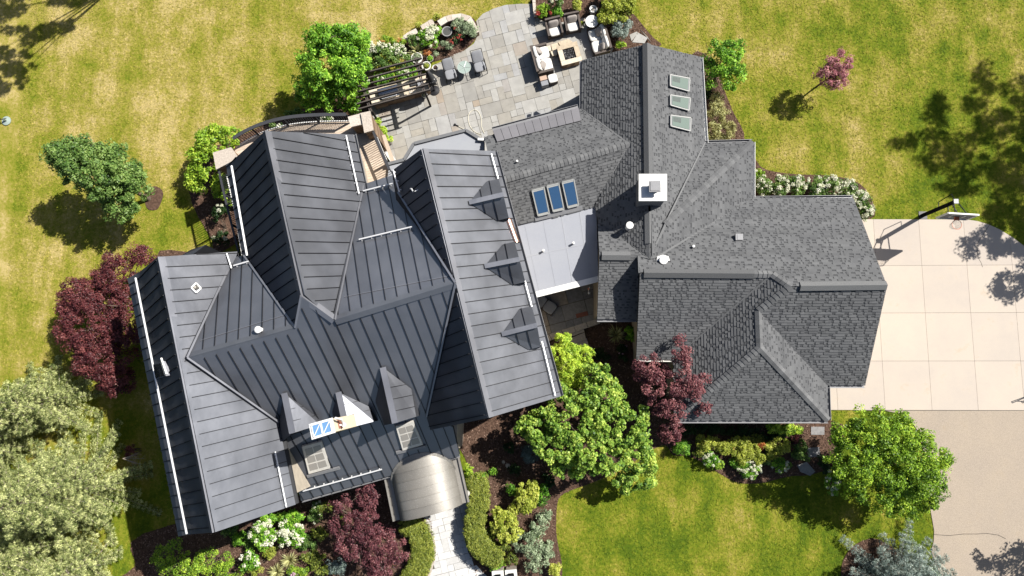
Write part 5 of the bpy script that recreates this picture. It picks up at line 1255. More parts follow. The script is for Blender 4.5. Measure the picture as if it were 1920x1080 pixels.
# retaining walls of the raised beds
def low_wall(label, pts, z1, w, group=None, mat='coping', n_per=.42):
    t = thing('garden_wall', label, 'garden wall', at(*pts[len(pts)//2], 0), group=group)
    C_ = [Vector(p)-t.location for p in smooth_poly([tuple(at(x, y, z1)) for x, y in pts], 8, False)]
    L = [0]
    for a, b in zip(C_[:-1], C_[1:]): L.append(L[-1]+(b-a).length)
    def P(s_):
        s_ = max(0, min(L[-1]-1e-4, s_)); i = max(j for j in range(len(L)) if L[j] <= s_); i = min(i, len(C_)-2); return C_[i].lerp(C_[i+1], (s_-L[i])/(L[i+1]-L[i])), (C_[i+1]-C_[i]).normalized()
    r = random.Random(len(label)); s_ = 0
    while s_ < L[-1]-.05:
        e_ = min(L[-1], s_+n_per*r.uniform(.6, 1.4)); a, da = P(s_+.008); b, db = P(e_-.008); na, nb = Vector((-da.y, da.x, 0))*w/2*r.uniform(.92, 1.08), Vector((-db.y, db.x, 0))*w/2*r.uniform(.92, 1.08)
        q = [(a-na), (b-nb), (b+nb), (a+na)]; m = MB(); m.prism([p[:2] for p in q], z1-.09, z1+r.uniform(-.01, .012)); m.build('coping_stone', M[mat], t)
        q = [(a-na*.85), (b-nb*.85), (b+nb*.85), (a+na*.85)]; m = MB(); m.prism([p[:2] for p in q], 0, z1-.095); m.build('stone', M['brown_stone'], t); s_ = e_
    return t
low_wall('curved pale stone garden wall round the top of the raised flower bed', [(823, 44), (838, 35), (858, 31), (877, 33), (885, 45), (894, 62)], .5, .34)
low_wall('short pinkish stone wall at the lawn side of the raised flower bed', [(753, 78), (765, 66), (782, 57)], .42, .30)
low_wall('white speckled stone wall piece between yellow tufts on the lawn edge', [(790, 52), (802, 45), (813, 40)], .45, .30)
low_wall('thin stone kerb between the corner flower bed and the patio', [(1001, -6), (1002, 15), (1004, 30)], .3, .16)
low_wall('flat stone kerb of the patio below the round planter', [(1082, 40), (1098, 35), (1108, 38)], .2, .2)
low_wall('white rendered planter wall beside the deck stair', [(702, 238), (714, 262), (728, 288), (742, 308)], .9, .30, mat='fascia')
for q in ([(1196, 62), (1214, 72), (1208, 82), (1185, 80)], [(1180, 66), (1194, 60), (1196, 63), (1184, 78)], [(1200, 56), (1214, 70), (1220, 80), (1214, 72)]):
    P = pxp(q); m = MB(); m.prism(P, 0, .06); m.build('stepping_stone', M['flag'], patio)
# landscape boulders
for px, s_, lb in (((952, 873), .12, 'small pale stone lying in the front mulch bed'), ((944, 866), .09, 'tiny pale stone near the front hedge in mulch'), ((1146, 6), .12, 'small white stone at the yellow shrub')):
    bm = bmesh.new(); bmesh.ops.create_icosphere(bm, subdivisions=2, radius=s_)
    r = random.Random(int(s_*1000))
    for v in bm.verts: v.co *= r.uniform(.8, 1.15); v.co.z *= .6
    me = bpy.data.meshes.new('garden_stone'); bm.to_mesh(me); bm.free(); o = link('garden_stone', me, M['coping']); o.location = at(*px, .05); tag(o, lb, 'stone')
# ================================================================== TREES AND PLANTS
def leaf_cloud(name, C, per, size, mat, parent=None, seed=0, aspect=.55, upb=.55, flat=.75, tone=(.45, .2), droop=0.0, loc=(0, 0, 0), curl=.25, tone_z=0.0):
    """C: array (n,4) of clump centres and radii. Each leaf is a small bent rhombus."""
    r = np.random.default_rng(seed); C = np.asarray(C, float); per = int(per*1.2); size *= .88; n = len(C)*per
    ci = np.repeat(np.arange(len(C)), per); d = r.normal(size=(n, 3)); d /= np.linalg.norm(d, axis=1)[:, None]
    rad = r.uniform(.25, 1, n)**.6; off = d*rad[:, None]*C[ci, 3][:, None]; off[:, 2] *= flat
    p = C[ci, :3]+off-np.asarray(loc)
    nm = d*.6+r.normal(size=(n, 3))*.42; nm[:, 2] = np.abs(nm[:, 2])*.6+upb; nm /= np.linalg.norm(nm, axis=1)[:, None]
    t = np.cross(nm, r.normal(size=(n, 3))); 
    if droop: t = d*1.0; t[:, 2] = -droop; t -= nm*(t*nm).sum(1)[:, None]
    t /= np.linalg.norm(t, axis=1)[:, None]+1e-9; b = np.cross(nm, t)
    s = size*r.uniform(.65, 1.25, n); l = (s/2)[:, None]; w = (s*aspect/2)[:, None]
    V = np.empty((n, 4, 3)); V[:, 0] = p-t*l; V[:, 1] = p+b*w+nm*curl*w; V[:, 2] = p+t*l; V[:, 3] = p-b*w+nm*curl*w
    me = bpy.data.meshes.new(name); me.vertices.add(4*n); me.vertices.foreach_set('co', V.ravel().astype('f4')); me.loops.add(4*n)
    me.loops.foreach_set('vertex_index', np.arange(4*n, dtype='i4')); me.polygons.add(n); me.polygons.foreach_set('loop_start', np.arange(0, 4*n, 4, dtype='i4'))
    tc = r.normal(0, tone[1]*.7, len(C))[ci]; tn = np.clip(tone[0]+tc+r.normal(0, tone[1], n)+tone_z*(p[:, 2]-p[:, 2].mean()), 0, 1)
    a = me.attributes.new('tone', 'FLOAT', 'FACE'); a.data.foreach_set('value', tn.astype('f4')); me.update(calc_edges=True)
    return link(name, me, M[mat], parent)
def lobes(blobs, seed, cr, dens=1.0, shell=.62):
    """clump centres spread through ellipsoids (x,y,z,rx,ry,rz)"""
    r = np.random.default_rng(seed); out = []
    for x, y, z, rx, ry, rz in blobs:
        n = max(3, int(dens*4.2*(rx*ry+rx*rz+ry*rz)/3/(cr*cr)*.75)); d = r.normal(size=(n, 3)); d /= np.linalg.norm(d, axis=1)[:, None]; d[:, 2] = np.where(d[:, 2] < -.3, -d[:, 2], d[:, 2])
        k = r.uniform(shell, 1.0, n)*(1+.10*np.sin(5*np.arctan2(d[:, 1], d[:, 0])+seed))
        out.append(np.c_[x+d[:, 0]*rx*k, y+d[:, 1]*ry*k, z+d[:, 2]*rz*k, cr*r.uniform(.6, 1.3, n)])
    return np.vstack(out)
def trunk(t, base, tips, r0, mat='bark', seed=0, name='trunk'):
    m = MB(); rr = random.Random(seed); b = Vector(base); c = sum((Vector(q) for q in tips), Vector())/len(tips); fork = b.lerp(c, .38); fork.z = b.z+(c.z-b.z)*.45
    m.tube([b-Vector((0, 0, .1)), b+Vector((0, 0, .15)), fork], [r0*1.35, r0, r0*.75], 8)
    for q in tips:
        q = Vector(q); mid = fork.lerp(q, .5)+Vector((rr.uniform(-.15, .15), rr.uniform(-.15, .15), rr.uniform(0, .15))); m.tube([fork, mid, q], [r0*.6, r0*.38, r0*.12], 6)
        for _ in range(3):
            e = mid.lerp(q, rr.uniform(0, .8)); f = e+Vector((rr.uniform(-.5, .5), rr.uniform(-.5, .5), rr.uniform(.1, .5))); m.tube([e, f], [r0*.22, r0*.06], 5)
    o = m.build(name, M[mat], t); smooth_by_angle(o, 60); return o
def B(px, py, z, rx, ry=None, rz=None):           # lobe whose centre is surveyed at height z
    p = at(px, py, z); return (p.x, p.y, z, rx, ry or rx, rz or rx)
def tree(name, label, cat, base, blobs, mat, leaf=.13, cr=.30, per=60, dens=1.0, r0=.12, seed=1, group=None, part='crown', wood='trunk', tips=None, **kw):
    bp = at(*base, 0); t = thing(name, label, cat, bp, group=group)
    C = lobes(blobs, seed, cr, dens); leaf_cloud(part, C, per, leaf, mat, t, seed, loc=bp, **kw)
    r = np.random.default_rng(seed); k = r.choice(len(C), min(len(C), tips or 9), replace=False)
    trunk(t, (0, 0, 0), [tuple(C[i, :3]-np.array(bp)) for i in k], r0, seed=seed, name=wood)
    return t
def shrub(name, label, cat, blobs, mat, leaf=.09, cr=.2, per=45, dens=1.0, seed=1, group=None, flowers=None, **kw):
    c = np.mean([b[:2] for b in blobs], axis=0); bp = Vector((c[0], c[1], 0)); t = thing(name, label, cat, bp, group=group)
    C = lobes(blobs, seed, cr, dens, .5); leaf_cloud('foliage', C, per, leaf, mat, t, seed, loc=bp, **kw)
    m = MB(); rr = random.Random(seed)
    for i in range(min(8, len(C))):
        q = C[rr.randrange(len(C)), :3]-np.array(bp); m.tube([Vector((rr.uniform(-.1, .1), rr.uniform(-.1, .1), 0)), Vector(q)], [.02, .006], 5)
    m.build('stem', M['bark'], t)
    if flowers:
        fm, n, fr = flowers[:3]; lobe = flowers[3] if len(flowers) > 3 else blobs; r = np.random.default_rng(seed+50); F = []
        for x, y, z, rx, ry, rz in lobe:
            for _ in range(max(2, int(n/len(lobe)))):
                a = r.uniform(0, 6.283); k = math.sqrt(r.uniform(0, 1)); F.append((x+rx*k*math.cos(a), y+ry*k*math.sin(a), z+rz*math.sqrt(max(0, 1-k*k))*1.0, fr*r.uniform(.55, 1.3)))
        for f in F:
            o = leaf_cloud('flower_head', [f], 34, fr*.62, fm, t, int(abs(f[0]*1000)) % 9999, aspect=.9, upb=.5, flat=.62, tone=(.62, .16), loc=bp, curl=.1)
    return t
NORTH = 'hydrangeas along the north garage wall'
# --- freestanding trees of the west lawn
tree('leafy_tree', 'round dark green tree standing alone on the west lawn', 'tree', (279, 373), [B(195, 322, 3.5, 1.85, 1.55, 1.5), B(150, 302, 3.8, 1.4, 1.15, 1.2), B(235, 345, 2.8, 1.35, 1.35, 1.3), B(120, 290, 4.2, .9, .65, .8), B(225, 378, 2.4, 1.1, 1.0, 1.0)], 'lf_mid', .15, .28, 70, 1.15, .13, 3, tone=(.55, .2))
tree('maple_tree', 'bright green tree left of the pergola, taller than the railing', 'tree', (668, 190), [B(622, 128, 3.0, 1.6, 1.5, 1.7), B(650, 85, 3.6, 1.2, 1.0, 1.2), B(605, 75, 4.0, .9, .7, .8), B(590, 165, 2.4, 1.15, 1.1, 1.2), B(640, 180, 2.0, 1.3, .9, 1.1), B(655, 130, 3.2, 1.0, 1.3, 1.2), B(660, 100, 3.0, .9, .9, .9)], 'lf_bright', .15, .28, 66, 1.15, .14, 5, tone=(.5, .22))
tree('garden_shrub', 'bright lime shrub against the stone pillar west of the deck', 'shrub', (425, 322), [B(408, 270, 1.9, 1.15, .9, 1.0), B(385, 305, 1.6, .95, .95, .9), B(372, 335, 1.2, .65, .7, .8), B(425, 350, 1.1, .8, .8, .8), B(430, 255, 2.0, .8, .5, .7)], 'lf_lime', .15, .24, 50, .9, .07, 7, wood='stem', part='foliage', tone=(.55, .2))
tree('japanese_maple', 'broad dark red maple pressed against the west wing eave', 'tree', (228, 610), [B(180, 605, 2.6, 1.85, 2.1, 1.4), B(230, 520, 2.6, 1.2, 1.3, 1.1), B(195, 670, 2.2, 1.7, 1.35, 1.2), B(268, 480, 2.8, .6, .55, .6), B(150, 560, 2.6, 1.15, 1.15, 1.0), B(245, 600, 2.6, 1.1, 1.7, 1.2), B(225, 712, 1.8, 1.1, .8, .9), B(195, 520, 2.4, .7, .7, .7)], 'lf_red', .10, .25, 80, 1.25, .15, 9, tone=(.42, .22))
# --- spruces in the lower left
def spruce(label, base, h, R, seed, mat='lf_spruce', group=None, leaf=.125, lay=.46, name='spruce_tree', z0=.5, dens=1.0, needles=40, droop=.28, mask=None):
    bp = at(*base, 0); t = thing(name, label, 'tree', bp, group=group); r = np.random.default_rng(seed); C = []; m = MB(); tw = MB()
    z = z0
    while z < h-.25:
        f = 1-(z-z0)/(h-z0); L0 = R*(f**.85)+.15; nb = max(4, int((4+4.5*f)*dens)); ph = r.uniform(0, 6.28)
        for k in range(nb):
            a = ph+2*math.pi*k/nb+r.normal(0, .18); L = L0*r.uniform(.68, 1.12); prev = Vector((0, 0, z)); steps = max(3, int(L/.24))
            side = r.uniform(-.18, .18)
            for i in range(1, steps+1):
                q = i/steps; p = Vector((math.cos(a+side*q)*L*q, math.sin(a+side*q)*L*q, z+.18*L*q-droop*L*q*q+r.normal(0, .02)))
                if mask is None or mask(bp+p):
                    w_ = .30*(1-q*.55)*min(1, L)
                    if q > .25:
                        for sg in (-1, 1):
                            o_ = Vector((-math.sin(a), math.cos(a), 0))*sg*w_*(.9) ; C.append((bp.x+p.x+o_.x, bp.y+p.y+o_.y, p.z-.04, .17*(1.05-q*.35)))
                    C.append((bp.x+p.x, bp.y+p.y, p.z, .16))
                prev = p
            tw.tube([Vector((0, 0, z)), prev], [.035*f+.012, .006], 4)
        z += lay*1.12*r.uniform(.75, 1.3)*(.55+.45*f)
    m.tube([(0, 0, -.1), (0, 0, h*.5), (0, 0, h)], [.05*h*.5*.5+.06, .07, .015], 8); m.build('trunk', M['bark'], t); tag(tw.build('branches', M['twig'], t), kind='stuff')
    leaf_cloud('needles', C, int(needles), leaf, mat, t, seed, aspect=.22, upb=.35, flat=.55, tone=(.47, .30), loc=bp, droop=.35, curl=.1)
    return t
SP = 'pale spruces filling the lower left corner'
vis = lambda p: True
spruce('tall pale green spruce nearest the west wing, its branches reaching the black roof shadow', (190, 905), 9.5, 3.1, 21, group=SP)
spruce('pale green spruce whose tip shows against the lawn below the red maple', (125, 752), 6.5, 2.3, 22, group=SP)
spruce('pale green spruce at the bottom left corner, partly cut by the frame', (75, 1020), 7.5, 2.8, 23, group=SP)
spruce('pale green spruce at the left edge behind the others', (20, 830), 7.5, 2.7, 24, group=SP)
spruce('slim spruce beside the gravel edge at the bottom, right of the corner spruce', (185, 1050), 5.0, 1.7, 25, group=SP)
# dead twigs poking out of the spruce
dt = thing('dead_branch', 'bare grey dead branch sticking out of the tallest spruce over the shaded grass', 'branch', at(245, 860, 1.8)); r_ = random.Random(3); m = MB()
for k in range(9):
    a = r_.uniform(-.9, .7); p0 = Vector((-.4, 0, 0)); p1 = Vector((math.cos(a)*r_.uniform(.4, .8), math.sin(a)*.6, r_.uniform(-.1, .2))); m.tube([p0, p1], [.018, .004], 4)
    for _ in range(3): q = p0.lerp(p1, r_.uniform(.4, .9)); m.tube([q, q+Vector((r_.uniform(-.05, .25), r_.uniform(-.2, .2), .05))], [.008, .003], 4)
m.build('twig', M['twig'], dt)
shrub('red_sprig', 'small dark red sprig between the spruce and the shaded strip', 'shrub', [B(247, 846, .9, .35, .3, .3)], 'lf_red', .08, .14, 40, 1, 31)
# --- blue spruce
spruce('silvery blue spruce beside the gravel drive at the bottom right', (1672, 1085), 5.0, 2.7, 26, mat='lf_blue', name='blue_spruce', leaf=.10, lay=.34, z0=.25, dens=1.25, needles=46, droop=.12)
# --- trees of the south garden
tree('redbud_tree', 'large bright green tree between the metal roof and the red maple', 'tree', (1095, 785), [B(1075, 785, 3.0, 1.7, 1.3, 1.1), B(1130, 750, 3.2, 1.2, 1.1, 1.0), B(1165, 800, 2.8, 1.4, 1.2, 1.1), B(1110, 850, 2.8, 1.6, 1.1, 1.0), B(1190, 855, 2.2, 1.1, 1.1, .9), B(1005, 800, 2.6, 1.0, .8, .8), B(1118, 705, 3.3, .7, .6, .6), B(1045, 740, 2.6, .8, .7, .7), B(1035, 830, 2.4, 1.1, .9, .9), B(1197, 895, 1.8, .8, .6, .6), B(1165, 905, 1.6, .6, .5, .5), B(1060, 870, 2.0, .8, .6, .7)], 'lf_fresh', .145, .23, 58, .8, .14, 11, tone=(.5, .2), aspect=.8)
tree('feathery_cedar', 'pale feathery cedar between the metal eave and the courtyard steps', 'tree', (1070, 692), [B(1058, 665, 2.4, .75, .7, .7), B(1075, 700, 2.2, .85, .7, .7), B(1055, 635, 2.7, .35, .35, .4), B(1095, 665, 2.3, .45, .4, .4), B(1065, 725, 1.8, .6, .5, .6)], 'lf_lime', .17, .17, 46, 1.3, .08, 12, aspect=.28, tone=(.72, .2))
tree('red_maple', 'mauve red maple spreading over the corner of the shingle roof', 'tree', (1240, 745), [B(1245, 730, 3.6, 1.15, 1.0, .9), B(1215, 690, 3.8, .65, .65, .6), B(1278, 665, 4.3, .50, .75, .6), B(1290, 720, 4.2, .9, .8, .7), B(1262, 775, 3.0, 1.0, .8, .8), B(1205, 715, 3.2, .65, .5, .5), B(1318, 762, 3.6, .45, .3, .4), B(1255, 810, 2.4, .7, .5, .6)], 'lf_plum', .11, .22, 62, .72, .10, 13, tone=(.62, .2))
tree('japanese_maple', 'narrow burgundy maple below the front porch eave', 'tree', (715, 985), [B(690, 925, 2.6, .62, .85, .6), B(680, 985, 2.4, 1.05, .8, .8), B(710, 1015, 2.2, .95, .9, .8), B(655, 1020, 2.2, .75, .65, .7), B(640, 945, 2.4, .5, .4, .5), B(712, 1060, 1.9, .95, .7, .8), B(628, 985, 2.2, .4, .4, .4), B(690, 905, 2.9, .3, .3, .3), B(745, 1035, 2.0, .5, .6, .6)], 'lf_plum', .10, .22, 68, .85, .10, 14, tone=(.42, .2))
tree('leafy_tree', 'round yellow-green tree beside the gravel drive, right of the flower bed', 'tree', (1625, 850), [B(1600, 850, 3.2, 1.3, 1.5, 1.2), B(1655, 810, 3.6, 1.6, 1.2, 1.2), B(1700, 870, 3.2, 1.7, 1.5, 1.3), B(1650, 905, 2.6, 1.7, 1.2, 1.1), B(1735, 910, 2.6, 1.0, .9, .9), B(1690, 945, 2.0, 1.2, .7, .8), B(1580, 815, 3.2, .75, .7, .8), B(1755, 860, 3.0, .6, .6, .6), B(1670, 870, 3.0, 1.5, 1.4, .9)], 'lf_lime', .13, .27, 64, 1.0, .15, 15, tone=(.36, .22))
# --- north side
tree('garden_shrub', 'dense round green shrub right of the northern skylight gable', 'shrub', (1340, 150), [B(1355, 115, 1.9, 1.15, 1.0, 1.0), B(1375, 95, 2.0, .7, .6, .7), B(1330, 140, 1.4, .75, .75, .8), B(1370, 145, 1.5, .75, .7, .7)], 'lf_bright', .12, .24, 56, .9, .08, 17, wood='stem', part='foliage', tone=(.42, .24))
tree('flowering_crabapple', 'small pink leaved tree alone on the north-east lawn', 'tree', (1531, 163), [B(1560, 140, 2.0, .8, .75, .7), B(1575, 115, 2.4, .65, .55, .5), B(1568, 150, 1.6, .6, .5, .5)], 'lf_pink', .09, .17, 44, .95, .05, 18, tone=(.55, .24))
shrub('spirea_shrub', 'pale yellow-green grassy shrub under the white eave of the skylight gable', 'shrub', [B(1345, 215, .8, .6, .55, .6), B(1355, 245, .8, .75, .6, .6), B(1335, 255, .6, .5, .4, .5), B(1342, 190, .6, .4, .4, .5)], 'lf_straw', .17, .17, 42, 1.0, 19, aspect=.25, upb=.2, tone=(.45, .2))
shrub('low_evergreen', 'dark low evergreen in the shade below the round north shrub', 'shrub', [B(1332, 178, .5, .45, .4, .4)], 'lf_dark', .1, .18, 40, 1, 20)
# --- hydrangea hedge
for i, (x, y, z, rx, ry) in enumerate([(1432, 350, .8, .42, .55), (1462, 352, .9, .45, .6), (1493, 350, .9, .45, .6), (1525, 350, .9, .45, .6), (1556, 350, .9, .45, .55), (1588, 356, .9, .45, .55), (1610, 376, .9, .45, .5), (1622, 398, .8, .35, .45)]):
    lb = ['first white hydrangea beside the wing eave corner', 'second white hydrangea from the wing eave corner', 'third white hydrangea from the wing eave corner', 'middle white hydrangea above the shingle eave', 'fifth white hydrangea of the row behind the eave', 'white hydrangea where the row starts to turn', 'white hydrangea at the bend by the garage corner', 'last white hydrangea touching the concrete drive'][i]
    shrub('hydrangea', lb, 'shrub', [B(x, y, z, rx, ry, .55)], 'lf_mid', .12, .2, 48, 1.1, 40+i, group=NORTH, flowers=('petal_white', 15, .12))
shrub('low_shrub', 'loose lime green shrub at the west end of the hydrangea row', 'shrub', [B(1418, 330, .6, .35, .3, .4)], 'lf_lime', .1, .16, 40, 1, 49, flowers=('petal_white', 6, .07))
# --- hydrangeas by the pergola
HP = 'hydrangeas between the bright tree and the raised bed'
for i, (x, y, z, rx, ry) in enumerate([(688, 105, 1.0, .7, .7), (718, 108, 1.1, .75, .75), (748, 108, 1.0, .65, .6)]):
    shrub('hydrangea', ['white hydrangea nearest the bright tree by the pergola', 'middle white hydrangea above the pergola beams', 'white hydrangea beside the spiky yucca'][i], 'shrub', [B(x, y, z, rx, ry, .7)], 'lf_mid', .13, .2, 56, 1.1, 52+i, group=HP, flowers=('petal_white', 13, .14, [B(x, y-10, z+.1, rx*.9, ry*.55, .6)]))
shrub('hydrangea', 'white hydrangea glimpsed between the pergola beams', 'shrub', [B(715, 152, .7, .7, .3, .4), B(750, 145, .7, .6, .28, .4), B(765, 140, .7, .4, .25, .4)], 'lf_bright', .12, .2, 46, 1, 56, flowers=('petal_white', 12, .13))
shrub('day_lily', 'orange lily clump at the lawn edge above the hydrangeas', 'plant', [B(722, 76, .5, .35, .2, .3), B(745, 78, .5, .45, .25, .3)], 'lf_lime', .14, .15, 36, 1, 57, aspect=.3, flowers=('petal_orange', 7, .08))
def spiky(name, label, cat, px, z, n, L, mat, seed, w=.035, h0=0.0):
    t = thing(name, label, cat, at(*px, z)); r = random.Random(seed); m = MB()
    for k in range(n):
        a = r.uniform(0, 6.283); e = r.uniform(.15, 1.25); l = L*r.uniform(.7, 1.1); d = Vector((math.cos(a)*math.cos(e), math.sin(a)*math.cos(e), math.sin(e))); s_ = Vector((-math.sin(a), math.cos(a), 0))*w/2
        p0, p1, p2 = d*.04, d*l*.55, d*l-Vector((0, 0, l*.14)); tn = r.random(); m.face([p0-s_, p0+s_, p1+s_, p1-s_], tone=tn); m.face([p1-s_, p1+s_, p2], tone=tn)
    m.build('leaf_blades', M[mat], t, tone=True); return t
spiky('yucca', 'spiky variegated yucca left of the pergola end', 'plant', (782, 97), .25, 90, .62, 'lf_straw', 3, .05)
# --- raised bed plants
RB = 'plants of the raised bed'
shrub('hydrangea', 'dense cream hydrangea in the middle of the raised bed', 'shrub', [B(802, 72, .7, .55, .5, .45), B(812, 62, .7, .4, .35, .4)], 'lf_bright', .11, .18, 46, 1, 61, flowers=('petal_white', 30, .13))
shrub('sedge_tuft', 'striped green sedge filling the right half of the raised bed', 'plant', [B(872, 52, .6, .5, .35, .3), B(885, 62, .6, .3, .35, .3), B(858, 42, .6, .3, .25, .25)], 'lf_grey', .16, .15, 46, 1.1, 62, aspect=.2, tone=(.5, .22))
shrub('red_begonia', 'scarlet flowers below the grey basin in the raised bed', 'flower', [B(850, 77, .5, .22, .18, .2), B(862, 70, .5, .2, .15, .2)], 'lf_dark', .08, .12, 36, 1, 63, flowers=('petal_red', 16, .06))
shrub('red_begonia', 'scarlet flowers right of the grey basin', 'flower', [B(853, 53, .5, .14, .13, .2)], 'lf_dark', .08, .12, 36, 1, 64, flowers=('petal_red', 7, .06))
shrub('yellow_stonecrop', 'acid yellow tuft on the wall gap above the raised bed', 'plant', [B(820, 33, .4, .22, .18, .2)], 'lf_yellow', .07, .12, 50, 1.4, 65, tone=(.7, .2))
shrub('yellow_stonecrop', 'acid yellow tuft beside the speckled wall piece on the lawn edge', 'plant', [B(785, 48, .25, .26, .16, .2)], 'lf_yellow', .07, .12, 50, 1.4, 66, tone=(.7, .2))
shrub('green_mound', 'round fresh green mound left of the grey basin', 'plant', [B(822, 57, .6, .18, .2, .2)], 'lf_bright', .08, .12, 50, 1.2, 67, tone=(.6, .2))
shrub('dusty_herb', 'mixed grey green herbs at the front corner of the raised bed', 'plant', [B(830, 85, .45, .3, .2, .2), B(842, 88, .4, .2, .15, .2)], 'lf_grey', .08, .13, 46, 1.1, 68, tone=(.35, .2))
shrub('coral_bells', 'orange and grey foliage by the potted grass', 'plant', [B(800, 100, .4, .22, .12, .2)], 'petal_orange', .08, .12, 30, 1, 69, tone=(.3, .2))
shrub('succulent_cluster', 'grey succulents beside the orange foliage at the bed corner', 'plant', [B(818, 102, .35, .18, .16, .15)], 'lf_grey', .09, .12, 40, 1, 70, tone=(.5, .2))
shrub('bed_perennial', 'green leafy perennials at the left end of the raised bed', 'plant', [B(776, 76, .5, .35, .25, .3)], 'lf_mid', .11, .15, 44, 1, 71)
leaf_cloud('pot_plant', [(0, 0, .36, .17)], 130, .12, 'lf_yellow', POTS['a'], 1, aspect=.35, tone=(.6, .2)); leaf_cloud('pot_plant', [(0, 0, .34, .16)], 160, .12, 'lf_bright', POTS['b'], 2, aspect=.3)
leaf_cloud('pot_plant', [(0, 0, .34, .15)], 120, .09, 'petal_white', POTS['c'], 3, aspect=.8); leaf_cloud('pot_plant', [(0, 0, .5, .25)], 160, .14, 'lf_grey', POTS['d'], 4, aspect=.4)
# planter along the stair wall
for i, (x, y) in enumerate([(706, 232), (718, 246), (727, 262)]):
    shrub('planter_shrub', ['lime planting at the top of the white planter wall', 'lime planting halfway down the white planter wall', 'lime planting at the foot of the white planter wall'][i], 'plant', [B(x, y, .7, .26, .26, .3)], 'lf_lime', .1, .14, 50, 1.1, 75+i, tone=(.65, .2), group='clipped plants beside the stair')
# --- corner bed at the top
shrub('flower_bush', 'red and orange flowering bush at the patio corner by the armchairs', 'shrub', [B(1020, 20, .5, .4, .35, .4)], 'lf_lime', .11, .16, 48, 1.1, 81, flowers=('petal_red', 9, .09, [B(1008, 25, .5, .12, .15, .2), B(1033, 26, .5, .1, .1, .2)]))
shrub('leafy_perennial', 'fresh green perennial directly above the left wicker armchair', 'plant', [B(1045, 24, .5, .28, .4, .4)], 'lf_bright', .13, .16, 46, 1.1, 82)
shrub('hydrangea', 'white hydrangea cut by the top edge above the armchairs', 'shrub', [B(1044, 0, .8, .4, .3, .4)], 'lf_mid', .12, .18, 46, 1.1, 83, flowers=('petal_white', 10, .11))
shrub('yellow_bush', 'yellow-green bush in the mulch left of the round planter', 'shrub', [B(1080, 10, .5, .28, .35, .35)], 'lf_yellow', .11, .15, 46, 1.1, 84, tone=(.6, .2))
shrub('yellow_shrub', 'large yellow-green shrub at the top right corner of the patio', 'shrub', [B(1160, 10, 1.0, .85, .65, .7), B(1140, 35, .9, .55, .5, .6), B(1172, 28, .8, .5, .5, .6), B(1155, -15, 1.0, .7, .5, .6)], 'lf_yellow', .15, .22, 50, 1.0, 85, tone=(.45, .22))
shrub('silver_juniper', 'silvery feathery shrub behind the right loveseat', 'shrub', [B(1164, 62, .7, .45, .45, .5), B(1158, 50, .7, .3, .3, .4), B(1175, 48, .7, .3, .25, .4)], 'lf_blue', .16, .15, 50, 1.1, 86, aspect=.22, upb=.2, tone=(.68, .2))
shrub('lime_tuft', 'small lime plant between the silvery shrub and the roof', 'plant', [B(1164, 84, .4, .3, .15, .25)], 'lf_lime', .1, .13, 40, 1.1, 87)
shrub('lime_tuft', 'tiny lime plant left of the round white table', 'plant', [B(1090, 44, .3, .12, .12, .15)], 'lf_yellow', .08, .1, 36, 1, 88)
# --- front hedges
def hedge(label, pts, z, w, seed, mat='lf_hedge', leaf=.07):
    P = smooth_poly([tuple(at(x, y, z)) for x, y in pts], 5, False); bl = [(p[0], p[1], z*.62, w, w, z*.62) for p in P]
    bp = at(*pts[len(pts)//2], 0); t = thing('clipped_hedge', label, 'hedge', bp); r = np.random.default_rng(seed); C = []
    for x, y, zz, rx, ry, rz in bl:
        n = 34
        for _ in range(n):
            a = r.uniform(0, 6.283); k = math.sqrt(r.uniform(0, 1)); C.append((x+w*k*math.cos(a), y+w*k*math.sin(a), z-.10*(k**4)-r.uniform(0, .06), .12))
        for _ in range(14):
            a = r.uniform(0, 6.283); C.append((x+w*math.cos(a), y+w*math.sin(a), r.uniform(.1, z-.12), .14))
    leaf_cloud('foliage', C, 26, leaf, mat, t, seed, tone=(.52, .2), loc=bp, upb=.5, aspect=.6)
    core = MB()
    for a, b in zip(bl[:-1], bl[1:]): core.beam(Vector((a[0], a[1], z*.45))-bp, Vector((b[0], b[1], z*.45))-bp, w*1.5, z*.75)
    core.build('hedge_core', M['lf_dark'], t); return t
hedge('yellowish clipped hedge curving along the left of the front walk', [(765, 985), (785, 1005), (792, 1035), (783, 1065), (768, 1090)], .85, .52, 91)
hedge('tall clipped hedge curving along the right of the front walk', [(893, 905), (896, 940), (890, 975), (890, 1005), (903, 1030), (925, 1045)], 1.1, .50, 92)
# --- front garden
shrub('yellow_shrub', 'yellow leafed shrub right of the clipped hedge', 'shrub', [B(945, 975, .9, .75, .75, .6), B(985, 935, .9, .65, .7, .6), B(955, 1000, .7, .6, .5, .5), B(1000, 915, .9, .35, .4, .5)], 'lf_yellow', .14, .2, 48, 1.0, 93, tone=(.6, .2), aspect=.7)
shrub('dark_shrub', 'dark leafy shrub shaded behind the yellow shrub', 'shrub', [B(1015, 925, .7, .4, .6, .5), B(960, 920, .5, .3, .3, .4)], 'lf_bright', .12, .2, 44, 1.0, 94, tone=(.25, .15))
shrub('grey_shrub', 'grey green open shrub at the lawn edge of the front bed', 'shrub', [B(990, 1020, .8, .8, .7, .5), B(1010, 985, .7, .5, .5, .5), B(1005, 1055, .7, .6, .5, .5), B(1025, 965, .5, .35, .35, .4)], 'lf_grey', .10, .18, 42, .8, 95, tone=(.42, .22))
shrub('lime_tuft', 'bright lime tuft at the bottom edge of the front bed', 'plant', [B(1040, 1068, .4, .3, .4, .3)], 'lf_yellow', .1, .14, 44, 1.1, 96, tone=(.75, .15))
shrub('dark_conifer', 'dark green dwarf conifer in the shaded front mulch', 'shrub', [B(995, 850, .6, .5, .45, .5)], 'lf_blue', .12, .16, 44, 1.1, 97, aspect=.3, tone=(.2, .12))
